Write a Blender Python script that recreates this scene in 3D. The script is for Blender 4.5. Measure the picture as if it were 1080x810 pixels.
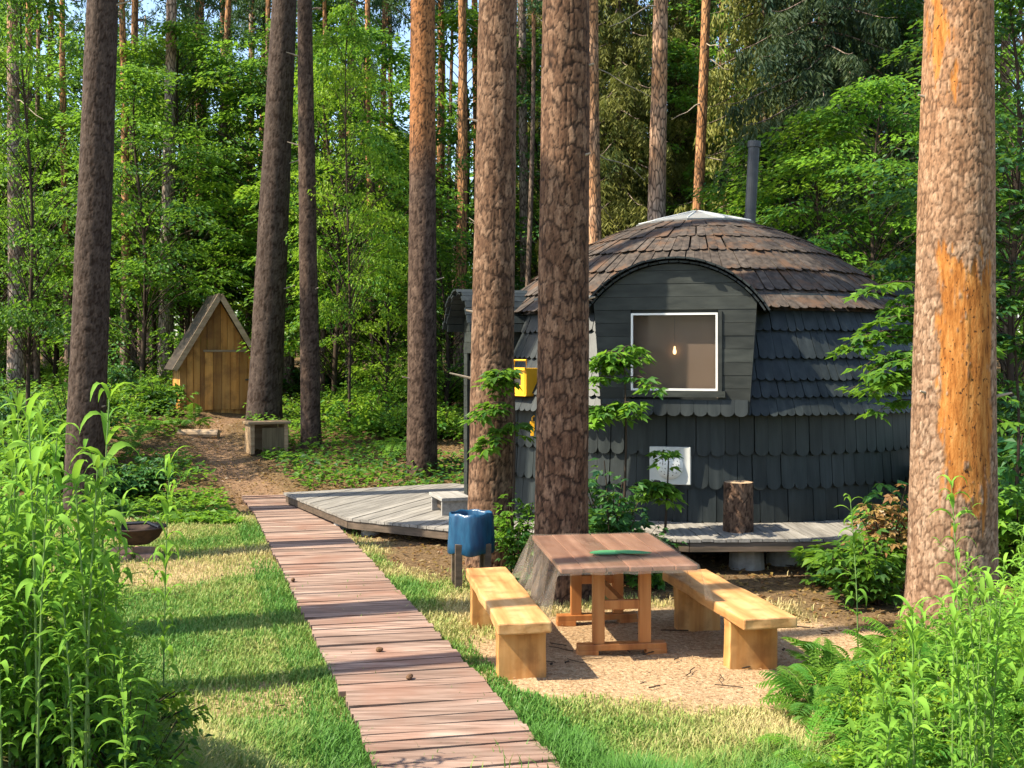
import bpy, bmesh, math, random
import numpy as np
from mathutils import Vector, Matrix

for o in list(bpy.data.objects):
    bpy.data.objects.remove(o)
scene = bpy.context.scene
col = scene.collection
R = math.radians
rng = np.random.RandomState(11)
random.seed(5)

# ------------------------------------------------------------------ camera, sky, sun, exposure
F, HY, CZ = 1158.0, 375.0, 2.4           # focal length in photo pixels, horizon row, eye height


def at(px, py, z=0.0):                    # photo pixel on the level z -> world point
    d = F * (CZ - z) / (py - HY)
    return ((px - 540.0) * d / F, d, z)


def lat(px, d):
    return (px - 540.0) * d / F


def lev(py, d):
    return CZ + (HY - py) * d / F


cam = bpy.data.cameras.new('camera')
camo = bpy.data.objects.new('camera', cam)
col.objects.link(camo)
camo.location = (0, 0, CZ)
camo.rotation_euler = (R(90), 0, 0)
cam.sensor_width = 36.0
cam.lens = 36.0 * F / 1080.0
cam.shift_y = -(405.0 - HY) / 1080.0
cam.clip_start = 0.05
cam.clip_end = 600
scene.camera = camo

SUN_EL = 50.0
SHD = np.array([math.cos(R(18)), math.sin(R(18))])      # the way shadows point on the ground
world = bpy.data.worlds.new('World')
scene.world = world
world.use_nodes = True
wn = world.node_tree
for n in list(wn.nodes):
    wn.nodes.remove(n)
sky = wn.nodes.new('ShaderNodeTexSky')
sky.sky_type = 'NISHITA'
sky.sun_disc = False
sky.sun_elevation = R(SUN_EL)
sky.sun_rotation = math.atan2(-SHD[0], -SHD[1])
sky.air_density = 1.0
sky.dust_density = 1.2
bg = wn.nodes.new('ShaderNodeBackground')
bg.inputs['Strength'].default_value = 0.15
wo = wn.nodes.new('ShaderNodeOutputWorld')
wn.links.new(sky.outputs['Color'], bg.inputs['Color'])
wn.links.new(bg.outputs['Background'], wo.inputs['Surface'])

sl = bpy.data.lights.new('sun', 'SUN')
sl.energy = 5.0
sl.angle = R(0.55)
sl.color = (1.0, 0.90, 0.72)
so = bpy.data.objects.new('sun', sl)
col.objects.link(so)
ce = math.cos(R(SUN_EL))
so.rotation_euler = Vector((SHD[0] * ce, SHD[1] * ce, -math.sin(R(SUN_EL)))).to_track_quat('-Z', 'Y').to_euler()
so.location = (-20, -6, 30)

vs = scene.view_settings
vs.view_transform = 'Standard'
vs.look = 'None'
vs.exposure = 1.32
vs.gamma = 1.0
vs.use_curve_mapping = False
cy = scene.cycles
cy.max_bounces = 7
cy.diffuse_bounces = 4
cy.glossy_bounces = 3
cy.transmission_bounces = 5
cy.transparent_max_bounces = 8
cy.use_denoising = True
cy.sample_clamp_indirect = 6.0
cy.caustics_reflective = False
cy.caustics_refractive = False


# ------------------------------------------------------------------ noise (numpy)
def hash2(i, j, s=0):
    n = (i.astype(np.int64) * 374761393 + j.astype(np.int64) * 668265263 + s * 974634721) & 0x7fffffff
    n = ((n ^ (n >> 13)) * 1274126177) & 0x7fffffff
    n = n ^ (n >> 16)
    return (n & 0xffff) / 65535.0


def vnoise(x, y, s=0):
    x = np.asarray(x, float); y = np.asarray(y, float)
    i = np.floor(x); j = np.floor(y)
    fx = x - i; fy = y - j
    fx = fx * fx * (3 - 2 * fx); fy = fy * fy * (3 - 2 * fy)
    a = hash2(i, j, s); b = hash2(i + 1, j, s); c = hash2(i, j + 1, s); d = hash2(i + 1, j + 1, s)
    return (a * (1 - fx) + b * fx) * (1 - fy) + (c * (1 - fx) + d * fx) * fy


def fbm(x, y, s=0, o=3):
    t = 0; a = 0.5; n = 0
    for k in range(o):
        t = t + a * vnoise(np.asarray(x) * 2 ** k + 17.3 * k, np.asarray(y) * 2 ** k, s + k)
        n += a; a *= 0.5
    return t / n


def sst(t):
    t = np.clip(t, 0, 1)
    return t * t * (3 - 2 * t)


# ------------------------------------------------------------------ mesh helpers
class MB:
    """collects vertices and faces, and links them as ONE mesh object"""

    def __init__(self):
        self.v = []; self.f = []; self.a = {}; self.n = 0; self.slot = []

    def add(self, v, f, **attr):
        v = np.asarray(v, float).reshape(-1, 3)
        m = len(v)
        for k in set(list(self.a.keys()) + list(attr.keys())):
            if k not in self.a:
                self.a[k] = [np.zeros(self.n)] if self.n else []
            val = attr.get(k, 0.0)
            self.a[k].append(np.full(m, val, float) if np.isscalar(val) else np.asarray(val, float))
        self.v.append(v)
        if isinstance(f, np.ndarray):
            self.f.append(f + self.n)
        else:
            by = {}
            for q in f:
                by.setdefault(len(q), []).append(q)
            for k, qs in by.items():
                self.f.append(np.array(qs) + self.n)
        self.n += m
        return self

    def box(self, c, s, rz=0.0, tint=None, rx=0.0, ry=0.0, taper=1.0):
        hx, hy, hz = s[0] / 2, s[1] / 2, s[2] / 2
        v = np.array([[x * hx * (taper if z > 0 else 1), y * hy * (taper if z > 0 else 1), z * hz] for z in (-1, 1) for (x, y) in ((-1, -1), (1, -1), (1, 1), (-1, 1))])
        if rx or ry or rz:
            m = np.array(Matrix.Rotation(rz, 3, 'Z') @ Matrix.Rotation(ry, 3, 'Y') @ Matrix.Rotation(rx, 3, 'X'))
            v = v @ m.T
        v = v + np.array(c)
        f = [(0, 3, 2, 1), (4, 5, 6, 7), (0, 1, 5, 4), (1, 2, 6, 5), (2, 3, 7, 6), (3, 0, 4, 7)]
        return self.add(v, f, tint=rng.rand() if tint is None else tint)

    def prism(self, pts, z0, z1, tint=None):
        pts = np.asarray(pts, float)
        n = len(pts)
        v = np.vstack([np.c_[pts, np.full(n, z0)], np.c_[pts, np.full(n, z1)]])
        f = [tuple(range(n - 1, -1, -1)), tuple(range(n, 2 * n))] + [(i, (i + 1) % n, n + (i + 1) % n, n + i) for i in range(n)]
        return self.add(v, f, tint=rng.rand() if tint is None else tint)

    def tube(self, pts, rad, sides=6, cap=True, **attr):
        pts = np.asarray(pts, float); n = len(pts)
        rad = np.full(n, rad) if np.isscalar(rad) else np.asarray(rad, float)
        d = np.gradient(pts, axis=0)
        d /= np.linalg.norm(d, axis=1, keepdims=True) + 1e-9
        ref = np.array([0, 0, 1.0]) if abs(d[:, 2]).mean() < 0.8 else np.array([1.0, 0, 0])
        a = np.cross(d, ref); a /= np.linalg.norm(a, axis=1, keepdims=True) + 1e-9
        b = np.cross(d, a)
        th = np.arange(sides) * 2 * math.pi / sides
        v = (pts[:, None, :] + rad[:, None, None] * (np.cos(th)[None, :, None] * a[:, None, :] + np.sin(th)[None, :, None] * b[:, None, :])).reshape(-1, 3)
        i = np.arange(n - 1)[:, None] * sides; j = np.arange(sides)[None, :]; k = (j + 1) % sides
        q = np.stack([i + j, i + k, i + sides + k, i + sides + j], -1).reshape(-1, 4)
        self.add(v, q, **attr)
        if cap:
            self.f.append(np.array([[self.n - sides + t for t in range(sides)]]))
            self.f.append(np.array([[self.n - n * sides + t for t in range(sides - 1, -1, -1)]]))
        return self

    def lathe(self, prof, sides=32, **attr):
        prof = np.asarray(prof, float); n = len(prof)
        th = np.arange(sides) * 2 * math.pi / sides
        v = np.stack([prof[:, 0, None] * np.cos(th), prof[:, 0, None] * np.sin(th), np.repeat(prof[:, 1, None], sides, 1)], -1).reshape(-1, 3)
        i = np.arange(n - 1)[:, None] * sides; j = np.arange(sides)[None, :]; k = (j + 1) % sides
        q = np.stack([i + j, i + k, i + sides + k, i + sides + j], -1).reshape(-1, 4)
        return self.add(v, q, **attr)

    def leaves(self, P, D, N, L, W, tint, fold=0.12, droop=0.12):
        P = np.asarray(P); m = len(P)
        L = np.broadcast_to(np.asarray(L, float), (m,))[:, None]; W = np.broadcast_to(np.asarray(W, float), (m,))[:, None]
        S = np.cross(D, N); S /= np.linalg.norm(S, axis=1, keepdims=True) + 1e-9
        N = np.cross(S, D); N /= np.linalg.norm(N, axis=1, keepdims=True) + 1e-9
        v = np.stack([P, P + D * L * 0.42 + S * W * 0.5 + N * W * fold, P + D * L - N * L * droop, P + D * L * 0.42 - S * W * 0.5 + N * W * fold], 1).reshape(-1, 3)
        b = np.arange(m)[:, None] * 4
        t = np.stack([b + np.array([[0, 1, 2]]), b + np.array([[0, 2, 3]])], 1).reshape(-1, 3)
        return self.add(v, t, tint=np.repeat(np.broadcast_to(tint, (m,)), 4))

    def join(self, other, slot):
        """append another builder's faces under material slot number `slot`"""
        self.slot += [0] * (len(self.f) - len(self.slot))
        n0 = self.n
        for k in set(list(self.a.keys()) + list(other.a.keys())):
            if k not in self.a: self.a[k] = [np.zeros(self.n)]
            self.a[k] += other.a.get(k, [np.zeros(other.n)])
        self.v += other.v; self.f += [f + n0 for f in other.f]; self.n += other.n
        self.slot += [slot] * len(other.f)
        return self

    def mesh(self, name, smooth=False):
        v = np.concatenate(self.v).astype(np.float32)
        fl = self.f
        me = bpy.data.meshes.new(name)
        me.vertices.add(len(v)); me.vertices.foreach_set('co', v.ravel())
        idx = np.concatenate([x.ravel() for x in fl]).astype(np.int32)
        tot = np.concatenate([np.full(len(x), x.shape[1]) for x in fl])
        me.loops.add(len(idx)); me.loops.foreach_set('vertex_index', idx)
        me.polygons.add(len(tot))
        me.polygons.foreach_set('loop_start', np.concatenate([[0], np.cumsum(tot)[:-1]]).astype(np.int32))
        me.polygons.foreach_set('use_smooth', np.full(len(tot), smooth))
        if self.slot:
            sl_ = self.slot + [0] * (len(fl) - len(self.slot))
            me.polygons.foreach_set('material_index', np.concatenate([np.full(len(x), q) for x, q in zip(fl, sl_)]).astype(np.int32))
        me.update(calc_edges=True)
        for k, vals in self.a.items():
            at_ = me.attributes.new(k, 'FLOAT', 'POINT')
            at_.data.foreach_set('value', np.concatenate(vals).astype(np.float32))
        return me

    def build(self, name, mat, parent=None, loc=None, smooth=False, bevel=0.0):
        me = self.mesh(name, smooth)
        me.materials.append(mat)
        o = bpy.data.objects.new(name, me)
        col.objects.link(o)
        if parent is not None:
            o.parent = parent
        if loc is not None:
            o.location = loc
        if bevel:
            b = o.modifiers.new('bevel', 'BEVEL'); b.width = bevel; b.segments = 2; b.limit_method = 'ANGLE'
        return o


def tag(o, label, cat=None, group=None, kind=None):
    o['label'] = label
    if cat: o['category'] = cat
    if group: o['group'] = group
    if kind: o['kind'] = kind
    return o


def thing(name, label, cat, loc=(0, 0, 0), rz=0.0, group=None):
    o = bpy.data.objects.new(name, None)
    col.objects.link(o)
    o.location = loc
    o.rotation_euler = (0, 0, rz)
    o.empty_display_size = 0.2
    return tag(o, label, cat, group)


def copy_tree(root, loc, rz=0.0, sc=1.0, label=None, group=None):
    r = root.copy(); col.objects.link(r)
    r.location = loc; r.rotation_euler = (0, 0, rz); r.scale = (sc, sc, sc) if np.isscalar(sc) else sc
    if label: r['label'] = label
    if group: r['group'] = group
    for ch in KIDS.get(root.name, root.children):
        c = ch.copy(); col.objects.link(c); c.parent = r
        for g in ch.children:
            d = g.copy(); col.objects.link(d); d.parent = c
    return r


KIDS = {}


# ------------------------------------------------------------------ materials
def newmat(name, rough=0.8, spec=0.3):
    m = bpy.data.materials.new(name); m.use_nodes = True
    nt = m.node_tree
    b = nt.nodes['Principled BSDF']
    b.inputs['Roughness'].default_value = rough
    b.inputs['Specular IOR Level'].default_value = spec
    return m, nt, b


def nd(nt, t, **kw):
    n = nt.nodes.new(t)
    for k, v in kw.items():
        if k.startswith('i_'):
            n.inputs[k[2:].replace('_', ' ')].default_value = v
        else:
            setattr(n, k, v)
    return n


def attr(nt, name):
    return nd(nt, 'ShaderNodeAttribute', attribute_name=name).outputs['Fac']


def mix(nt, a, b, fac, mode='MIX'):
    n = nd(nt, 'ShaderNodeMix', data_type='RGBA', blend_type=mode)
    for s, val in ((0, fac), (6, a), (7, b)):
        if hasattr(val, 'links'):
            nt.links.new(val, n.inputs[s])
        else:
            n.inputs[s].default_value = (*val, 1) if isinstance(val, tuple) else val
    return n.outputs[2]


def math_(nt, op, a, b=0.0, clamp=False):
    n = nd(nt, 'ShaderNodeMath', operation=op, use_clamp=clamp)
    for s, val in ((0, a), (1, b)):
        if hasattr(val, 'links'):
            nt.links.new(val, n.inputs[s])
        else:
            n.inputs[s].default_value = val
    return n.outputs[0]


def noise(nt, scale, stretch=(1, 1, 1), detail=4.0, coord='Object', rough=0.55):
    tc = nd(nt, 'ShaderNodeTexCoord')
    mp = nd(nt, 'ShaderNodeMapping')
    mp.inputs['Scale'].default_value = stretch
    nt.links.new(tc.outputs[coord], mp.inputs['Vector'])
    n = nd(nt, 'ShaderNodeTexNoise', i_Scale=scale, i_Detail=detail, i_Roughness=rough)
    nt.links.new(mp.outputs['Vector'], n.inputs['Vector'])
    return n.outputs['Fac']


def ramp(nt, fac, stops):
    r = nd(nt, 'ShaderNodeValToRGB')
    e = r.color_ramp.elements
    while len(e) < len(stops):
        e.new(0.5)
    for k, (p, c) in enumerate(stops):
        e[k].position = p; e[k].color = (*c, 1) if len(c) == 3 else c
    nt.links.new(fac, r.inputs['Fac'])
    return r.outputs['Color']


def bump(nt, b, h, strength=0.5, dist=0.01):
    n = nd(nt, 'ShaderNodeBump', i_Strength=strength, i_Distance=dist)
    nt.links.new(h, n.inputs['Height'])
    nt.links.new(n.outputs['Normal'], b.inputs['Normal'])


def leafmat(name, c1, c2, trans=0.4, rough=0.45, spec=0.35, tcol=None, rnd=0.5):
    m, nt, b = newmat(name, rough, spec)
    t = attr(nt, 'tint')
    oi = nd(nt, 'ShaderNodeObjectInfo')
    c = mix(nt, c1, c2, t)
    v = math_(nt, 'MULTIPLY_ADD', oi.outputs['Random'], rnd); v.node.inputs[2].default_value = 1 - rnd * 0.5
    hs = nd(nt, 'ShaderNodeHueSaturation')
    nt.links.new(v, hs.inputs['Value']); nt.links.new(c, hs.inputs['Color'])
    c = hs.outputs['Color']
    nt.links.new(c, b.inputs['Base Color'])
    tr = nd(nt, 'ShaderNodeBsdfTranslucent')
    tc = mix(nt, c, tcol or (0.32, 0.55, 0.04), 0.45)
    nt.links.new(tc, tr.inputs['Color'])
    mx = nd(nt, 'ShaderNodeMixShader'); mx.inputs[0].default_value = trans
    nt.links.new(b.outputs[0], mx.inputs[1]); nt.links.new(tr.outputs[0], mx.inputs[2])
    nt.links.new(mx.outputs[0], nt.nodes['Material Output'].inputs['Surface'])
    return m


def woodmat(name, stops, axis='x', scale=9.0, rough=0.65, spec=0.3, tintamt=0.5, bumps=0.25, stain=None):
    m, nt, b = newmat(name, rough, spec)
    st = {'x': (0.08, 1, 1), 'y': (1, 0.08, 1), 'z': (1, 1, 0.08)}[axis]
    g = noise(nt, scale * 3, st, 5)
    c = ramp(nt, g, stops)
    t = attr(nt, 'tint')
    v = math_(nt, 'MULTIPLY_ADD', t, tintamt); v.node.inputs[2].default_value = 1 - tintamt * 0.5
    hs = nd(nt, 'ShaderNodeHueSaturation')
    nt.links.new(v, hs.inputs['Value']); nt.links.new(c, hs.inputs['Color'])
    c = hs.outputs['Color']
    if stain:
        s = noise(nt, stain[1], (1, 1, 1), 4)
        f = ramp(nt, s, [(0.48, (0, 0, 0)), (0.66, (1, 1, 1))])
        c = mix(nt, c, stain[0], math_(nt, 'MULTIPLY', f, stain[2]))
    nt.links.new(c, b.inputs['Base Color'])
    bump(nt, b, g, bumps, 0.008)
    return m


def plainmat(name, c, rough=0.6, spec=0.4, metal=0.0, var=0.15, scale=6.0):
    m, nt, b = newmat(name, rough, spec)
    n = noise(nt, scale, (1, 1, 1), 4)
    lo = tuple(x * (1 - var) for x in c); hi = tuple(min(1, x * (1 + var)) for x in c)
    nt.links.new(ramp(nt, n, [(0.3, lo), (0.7, hi)]), b.inputs['Base Color'])
    b.inputs['Metallic'].default_value = metal
    return m


def bark_near_mat():
    m, nt, b = newmat('bark_plates', 0.9, 0.15)
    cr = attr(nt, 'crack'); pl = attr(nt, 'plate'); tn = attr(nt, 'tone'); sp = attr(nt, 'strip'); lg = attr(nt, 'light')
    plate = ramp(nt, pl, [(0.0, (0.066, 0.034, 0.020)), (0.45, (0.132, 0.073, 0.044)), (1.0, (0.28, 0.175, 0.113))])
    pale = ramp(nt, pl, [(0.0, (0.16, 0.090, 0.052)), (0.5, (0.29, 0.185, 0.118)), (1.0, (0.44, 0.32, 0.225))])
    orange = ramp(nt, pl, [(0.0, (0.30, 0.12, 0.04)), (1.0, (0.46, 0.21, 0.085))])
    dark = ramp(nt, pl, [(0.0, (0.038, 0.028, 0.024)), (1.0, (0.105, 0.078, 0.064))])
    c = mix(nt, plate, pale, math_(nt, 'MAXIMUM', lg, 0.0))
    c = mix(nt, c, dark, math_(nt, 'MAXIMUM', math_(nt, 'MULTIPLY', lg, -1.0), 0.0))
    c = mix(nt, c, orange, tn)
    fine = noise(nt, 60, (1, 1, 0.4), 5)
    c = mix(nt, c, mix(nt, (0.026, 0.015, 0.010), (0.105, 0.058, 0.034), math_(nt, 'MAXIMUM', lg, 0.0)), math_(nt, 'SUBTRACT', 1.0, cr))
    c = mix(nt, c, ramp(nt, fine, [(0.3, (0.45, 0.45, 0.45)), (0.7, (1.25, 1.2, 1.15))]), 0.8, 'MULTIPLY')
    wd = ramp(nt, noise(nt, 26, (1, 1, 0.16), 6, rough=0.7), [(0.3, (0.085, 0.024, 0.006)), (0.46, (0.29, 0.105, 0.022)), (0.6, (0.39, 0.17, 0.045)), (0.8, (0.46, 0.26, 0.105))])
    wd = mix(nt, wd, (0.06, 0.025, 0.01), ramp(nt, noise(nt, 38, (1, 1, 0.6), 2), [(0.62, (0, 0, 0)), (0.70, (1, 1, 1))]))
    c = mix(nt, c, wd, sp)
    nt.links.new(c, b.inputs['Base Color'])
    bump(nt, b, fine, 0.5, 0.012)
    return m


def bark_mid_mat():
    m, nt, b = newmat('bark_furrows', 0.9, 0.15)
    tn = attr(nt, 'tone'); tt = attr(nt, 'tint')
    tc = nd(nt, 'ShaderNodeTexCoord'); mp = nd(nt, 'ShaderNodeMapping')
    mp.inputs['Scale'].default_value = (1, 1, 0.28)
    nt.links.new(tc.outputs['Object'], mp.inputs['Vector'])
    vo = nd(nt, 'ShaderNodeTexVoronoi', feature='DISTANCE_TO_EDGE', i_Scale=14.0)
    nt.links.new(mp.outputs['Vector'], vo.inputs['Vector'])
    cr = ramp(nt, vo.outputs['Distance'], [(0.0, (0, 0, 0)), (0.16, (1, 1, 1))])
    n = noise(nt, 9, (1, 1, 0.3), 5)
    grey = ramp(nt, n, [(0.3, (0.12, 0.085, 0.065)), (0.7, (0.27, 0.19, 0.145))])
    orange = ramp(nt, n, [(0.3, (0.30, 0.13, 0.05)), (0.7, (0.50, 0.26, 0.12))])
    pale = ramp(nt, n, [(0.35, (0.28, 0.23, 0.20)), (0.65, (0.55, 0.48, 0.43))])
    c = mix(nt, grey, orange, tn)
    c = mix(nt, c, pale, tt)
    c = mix(nt, (0.045, 0.03, 0.022), c, cr)
    nt.links.new(c, b.inputs['Base Color'])
    bump(nt, b, vo.outputs['Distance'], 0.7, 0.03)
    return m


M = {}
M['bark_near'] = bark_near_mat()
M['bark_mid'] = bark_mid_mat()
M['leaf'] = leafmat('leaf_green', (0.018, 0.085, 0.022), (0.15, 0.30, 0.022), 0.46, 0.5, 0.22)
M['leaf_yellow'] = leafmat('leaf_light_green', (0.035, 0.13, 0.014), (0.23, 0.34, 0.018), 0.45, 0.5, 0.22)
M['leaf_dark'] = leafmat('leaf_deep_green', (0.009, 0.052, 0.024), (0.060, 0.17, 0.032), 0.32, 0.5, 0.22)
M['weed'] = leafmat('weed_leaf', (0.045, 0.17, 0.020), (0.20, 0.36, 0.045), 0.4, 0.7, 0.12)
M['fern'] = leafmat('fern_leaf', (0.05, 0.17, 0.018), (0.17, 0.31, 0.035), 0.4, 0.55, 0.2)
M['dry_leaf'] = leafmat('withered_leaf', (0.16, 0.07, 0.03), (0.24, 0.17, 0.05), 0.3, tcol=(0.5, 0.3, 0.08))
M['needle'] = leafmat('spruce_needles', (0.028, 0.065, 0.016), (0.24, 0.23, 0.05), 0.3, 0.6, 0.2, tcol=(0.25, 0.28, 0.05))
M['needle_dark'] = leafmat('spruce_needles_dark', (0.010, 0.042, 0.026), (0.085, 0.115, 0.035), 0.2, 0.6, 0.2, tcol=(0.2, 0.26, 0.05))
M['pine_needle'] = leafmat('pine_needles', (0.03, 0.085, 0.035), (0.07, 0.13, 0.05), 0.15, 0.6, 0.2)
M['stem'] = plainmat('green_stem', (0.12, 0.2, 0.05), 0.6)
M['twig'] = plainmat('twig_brown', (0.050, 0.036, 0.026), 0.9, 0.1)
M['dead_twig'] = plainmat('dead_twig_grey', (0.30, 0.25, 0.19), 0.9, 0.1)


def grassmat():
    m, nt, b = newmat('grass_blades', 0.5, 0.25)
    c = ramp(nt, attr(nt, 'tint'), [(0.0, (0.52, 0.42, 0.20)), (0.35, (0.38, 0.38, 0.13)), (0.65, (0.20, 0.30, 0.06)), (1.0, (0.09, 0.22, 0.035))])
    nt.links.new(c, b.inputs['Base Color'])
    tr = nd(nt, 'ShaderNodeBsdfTranslucent'); nt.links.new(c, tr.inputs['Color'])
    mx = nd(nt, 'ShaderNodeMixShader'); mx.inputs[0].default_value = 0.35
    nt.links.new(b.outputs[0], mx.inputs[1]); nt.links.new(tr.outputs[0], mx.inputs[2])
    nt.links.new(mx.outputs[0], nt.nodes['Material Output'].inputs['Surface'])
    return m


M['grass'] = grassmat()


def groundmat():
    m, nt, b = newmat('forest_ground', 0.95, 0.1)
    n1 = noise(nt, 1.3, (1, 1, 1), 6); n2 = noise(nt, 28, (1, 1, 1), 6); n3 = noise(nt, 90, (1, 1, 1), 3)
    turf = ramp(nt, n2, [(0.3, (0.10, 0.11, 0.035)), (0.5, (0.20, 0.20, 0.07)), (0.7, (0.33, 0.28, 0.13))])
    dirt = ramp(nt, n2, [(0.28, (0.22, 0.135, 0.070)), (0.5, (0.37, 0.255, 0.150)), (0.72, (0.48, 0.365, 0.235))])
    litter = ramp(nt, n2, [(0.28, (0.05, 0.035, 0.02)), (0.5, (0.13, 0.085, 0.045)), (0.72, (0.25, 0.17, 0.09))])
    path = ramp(nt, n2, [(0.28, (0.10, 0.060, 0.034)), (0.5, (0.20, 0.125, 0.076)), (0.72, (0.30, 0.205, 0.130))])
    c = mix(nt, turf, litter, attr(nt, 'litter'))
    c = mix(nt, c, path, attr(nt, 'path'))
    c = mix(nt, c, dirt, attr(nt, 'dirt'))
    c = mix(nt, c, ramp(nt, n3, [(0.3, (0.55, 0.5, 0.45)), (0.6, (1.1, 1.1, 1.1))]), 0.8, 'MULTIPLY')
    c = mix(nt, c, ramp(nt, n1, [(0.3, (0.8, 0.78, 0.75)), (0.7, (1.1, 1.1, 1.05))]), 0.7, 'MULTIPLY')
    nt.links.new(c, b.inputs['Base Color'])
    bump(nt, b, n2, 0.8, 0.03)
    return m


M['ground'] = groundmat()
M['walk'] = woodmat('weathered_walk_planks', [(0.25, (0.085, 0.052, 0.038)), (0.5, (0.225, 0.150, 0.115)), (0.75, (0.345, 0.25, 0.20))], 'x', 8, 0.75, 0.25, 0.5, 0.4, stain=((0.21, 0.105, 0.07), 1.6, 0.6))
M['deck'] = woodmat('grey_deck_boards', [(0.25, (0.12, 0.11, 0.098)), (0.5, (0.21, 0.195, 0.172)), (0.75, (0.30, 0.28, 0.25))], 'y', 8, 0.7, 0.3, 0.4, 0.3)
M['deck_x'] = woodmat('grey_step_boards', [(0.25, (0.17, 0.16, 0.145)), (0.5, (0.28, 0.265, 0.24)), (0.75, (0.38, 0.36, 0.33))], 'x', 8, 0.7, 0.3, 0.4, 0.3)
M['joist'] = woodmat('dark_joists', [(0.3, (0.06, 0.045, 0.03)), (0.7, (0.14, 0.10, 0.07))], 'x', 8)
M['pine_seat'] = woodmat('varnished_pine_lengthwise', [(0.28, (0.29, 0.125, 0.040)), (0.45, (0.47, 0.245, 0.090)), (0.7, (0.60, 0.365, 0.165))], 'y', 3.5, 0.42, 0.4, 0.3, 0.12, stain=((0.20, 0.085, 0.03), 5.0, 0.55))
M['pine_leg'] = woodmat('varnished_pine_upright', [(0.28, (0.29, 0.115, 0.032)), (0.45, (0.47, 0.225, 0.070)), (0.7, (0.59, 0.34, 0.135))], 'z', 3.5, 0.42, 0.4, 0.3, 0.12, stain=((0.20, 0.085, 0.03), 5.0, 0.55))
M['trestle'] = woodmat('orange_trestle_wood', [(0.28, (0.24, 0.075, 0.02)), (0.5, (0.40, 0.155, 0.045)), (0.75, (0.50, 0.23, 0.08))], 'z', 4, 0.45, 0.4, 0.3, 0.12)
M['table'] = woodmat('red_brown_table_planks', [(0.28, (0.13, 0.055, 0.035)), (0.5, (0.23, 0.11, 0.07)), (0.75, (0.34, 0.19, 0.13))], 'y', 4, 0.3, 0.5, 0.4, 0.12)
M['shed'] = woodmat('raw_shed_planks', [(0.25, (0.28, 0.105, 0.022)), (0.45, (0.50, 0.235, 0.055)), (0.75, (0.60, 0.33, 0.10))], 'z', 4, 0.6, 0.3, 0.8, 0.2, stain=((0.16, 0.07, 0.025), 2.5, 0.7))
M['shed_trim'] = woodmat('grey_brown_trim', [(0.3, (0.24, 0.16, 0.09)), (0.7, (0.42, 0.31, 0.2))], 'x', 6)
M['shed_roof'] = woodmat('dark_board_roof', [(0.3, (0.014, 0.010, 0.007)), (0.7, (0.042, 0.030, 0.021))], 'y', 6)
M['crate'] = woodmat('pale_box_boards', [(0.3, (0.26, 0.16, 0.08)), (0.7, (0.44, 0.31, 0.18))], 'x', 6)
M['crate_dark'] = woodmat('dull_box_boards', [(0.3, (0.10, 0.070, 0.035)), (0.7, (0.19, 0.14, 0.075))], 'z', 6)


def shinglemat(name, stops, moss=None, rough=0.5, spec=0.5):
    m, nt, b = newmat(name, rough, spec)
    n = noise(nt, 14, (1, 1, 0.12), 5)
    c = ramp(nt, n, stops)
    t = attr(nt, 'tint')
    v = math_(nt, 'MULTIPLY_ADD', t, 0.4); v.node.inputs[2].default_value = 0.8
    hs = nd(nt, 'ShaderNodeHueSaturation')
    nt.links.new(v, hs.inputs['Value']); nt.links.new(c, hs.inputs['Color'])
    c = hs.outputs['Color']
    if moss:
        s = noise(nt, moss[1], (1, 1, 1), 6, rough=0.65)
        c = mix(nt, c, moss[0], ramp(nt, s, [(0.50, (0, 0, 0)), (0.62, (1, 1, 1))]))
    nt.links.new(c, b.inputs['Base Color'])
    bump(nt, b, noise(nt, 40, (1, 1, 0.1), 4), 0.3, 0.006)
    return m


M['wall_shingle'] = shinglemat('charcoal_shingles', [(0.3, (0.010, 0.014, 0.0145)), (0.7, (0.027, 0.033, 0.033))], None, 0.5, 0.3)
M['roof_shingle'] = shinglemat('weathered_roof_shingles', [(0.3, (0.026, 0.021, 0.018)), (0.7, (0.092, 0.074, 0.060))], ((0.100, 0.060, 0.038), 3.4), 0.85, 0.15)
M['plank_dark'] = woodmat('charcoal_planks', [(0.3, (0.012, 0.015, 0.013)), (0.7, (0.034, 0.038, 0.033))], 'x', 5, 0.6, 0.35, 0.5, 0.2)
M['white'] = plainmat('white_frame_paint', (0.78, 0.77, 0.74), 0.4, 0.5, 0, 0.05)
M['blind'] = plainmat('pale_brown_blind', (0.31, 0.22, 0.16), 0.8, 0.1, 0, 0.06, 2)
M['grey_plate'] = plainmat('grey_white_plate', (0.55, 0.55, 0.52), 0.45, 0.4, 0, 0.1)
M['vent_white'] = plainmat('white_vent', (0.72, 0.72, 0.70), 0.4, 0.4, 0, 0.05)
M['skylight'] = plainmat('milky_skylight', (0.27, 0.28, 0.28), 0.25, 0.5, 0, 0.12, 2)
M['pipe'] = plainmat('dark_stove_pipe', (0.045, 0.048, 0.052), 0.5, 0.4, 0.3, 0.3)
M['steel'] = plainmat('worn_dark_steel', (0.08, 0.075, 0.07), 0.5, 0.5, 0.7, 0.3)
M['rust'] = plainmat('rusty_iron', (0.05, 0.032, 0.024), 0.8, 0.3, 0.2, 0.5, 10)
M['brick'] = plainmat('pale_brick', (0.42, 0.25, 0.18), 0.9, 0.1, 0, 0.3, 12)
M['concrete'] = plainmat('concrete_pier', (0.34, 0.32, 0.28), 0.9, 0.1, 0, 0.3, 8)
M['yellow'] = plainmat('yellow_plastic', (0.80, 0.40, 0.015), 0.4, 0.5, 0, 0.08)
M['paper_green'] = plainmat('green_card', (0.055, 0.20, 0.085), 0.5, 0.3, 0, 0.12)
M['log_end'] = plainmat('sawn_log_end', (0.34, 0.24, 0.15), 0.85, 0.1, 0, 0.3, 20)
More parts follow.
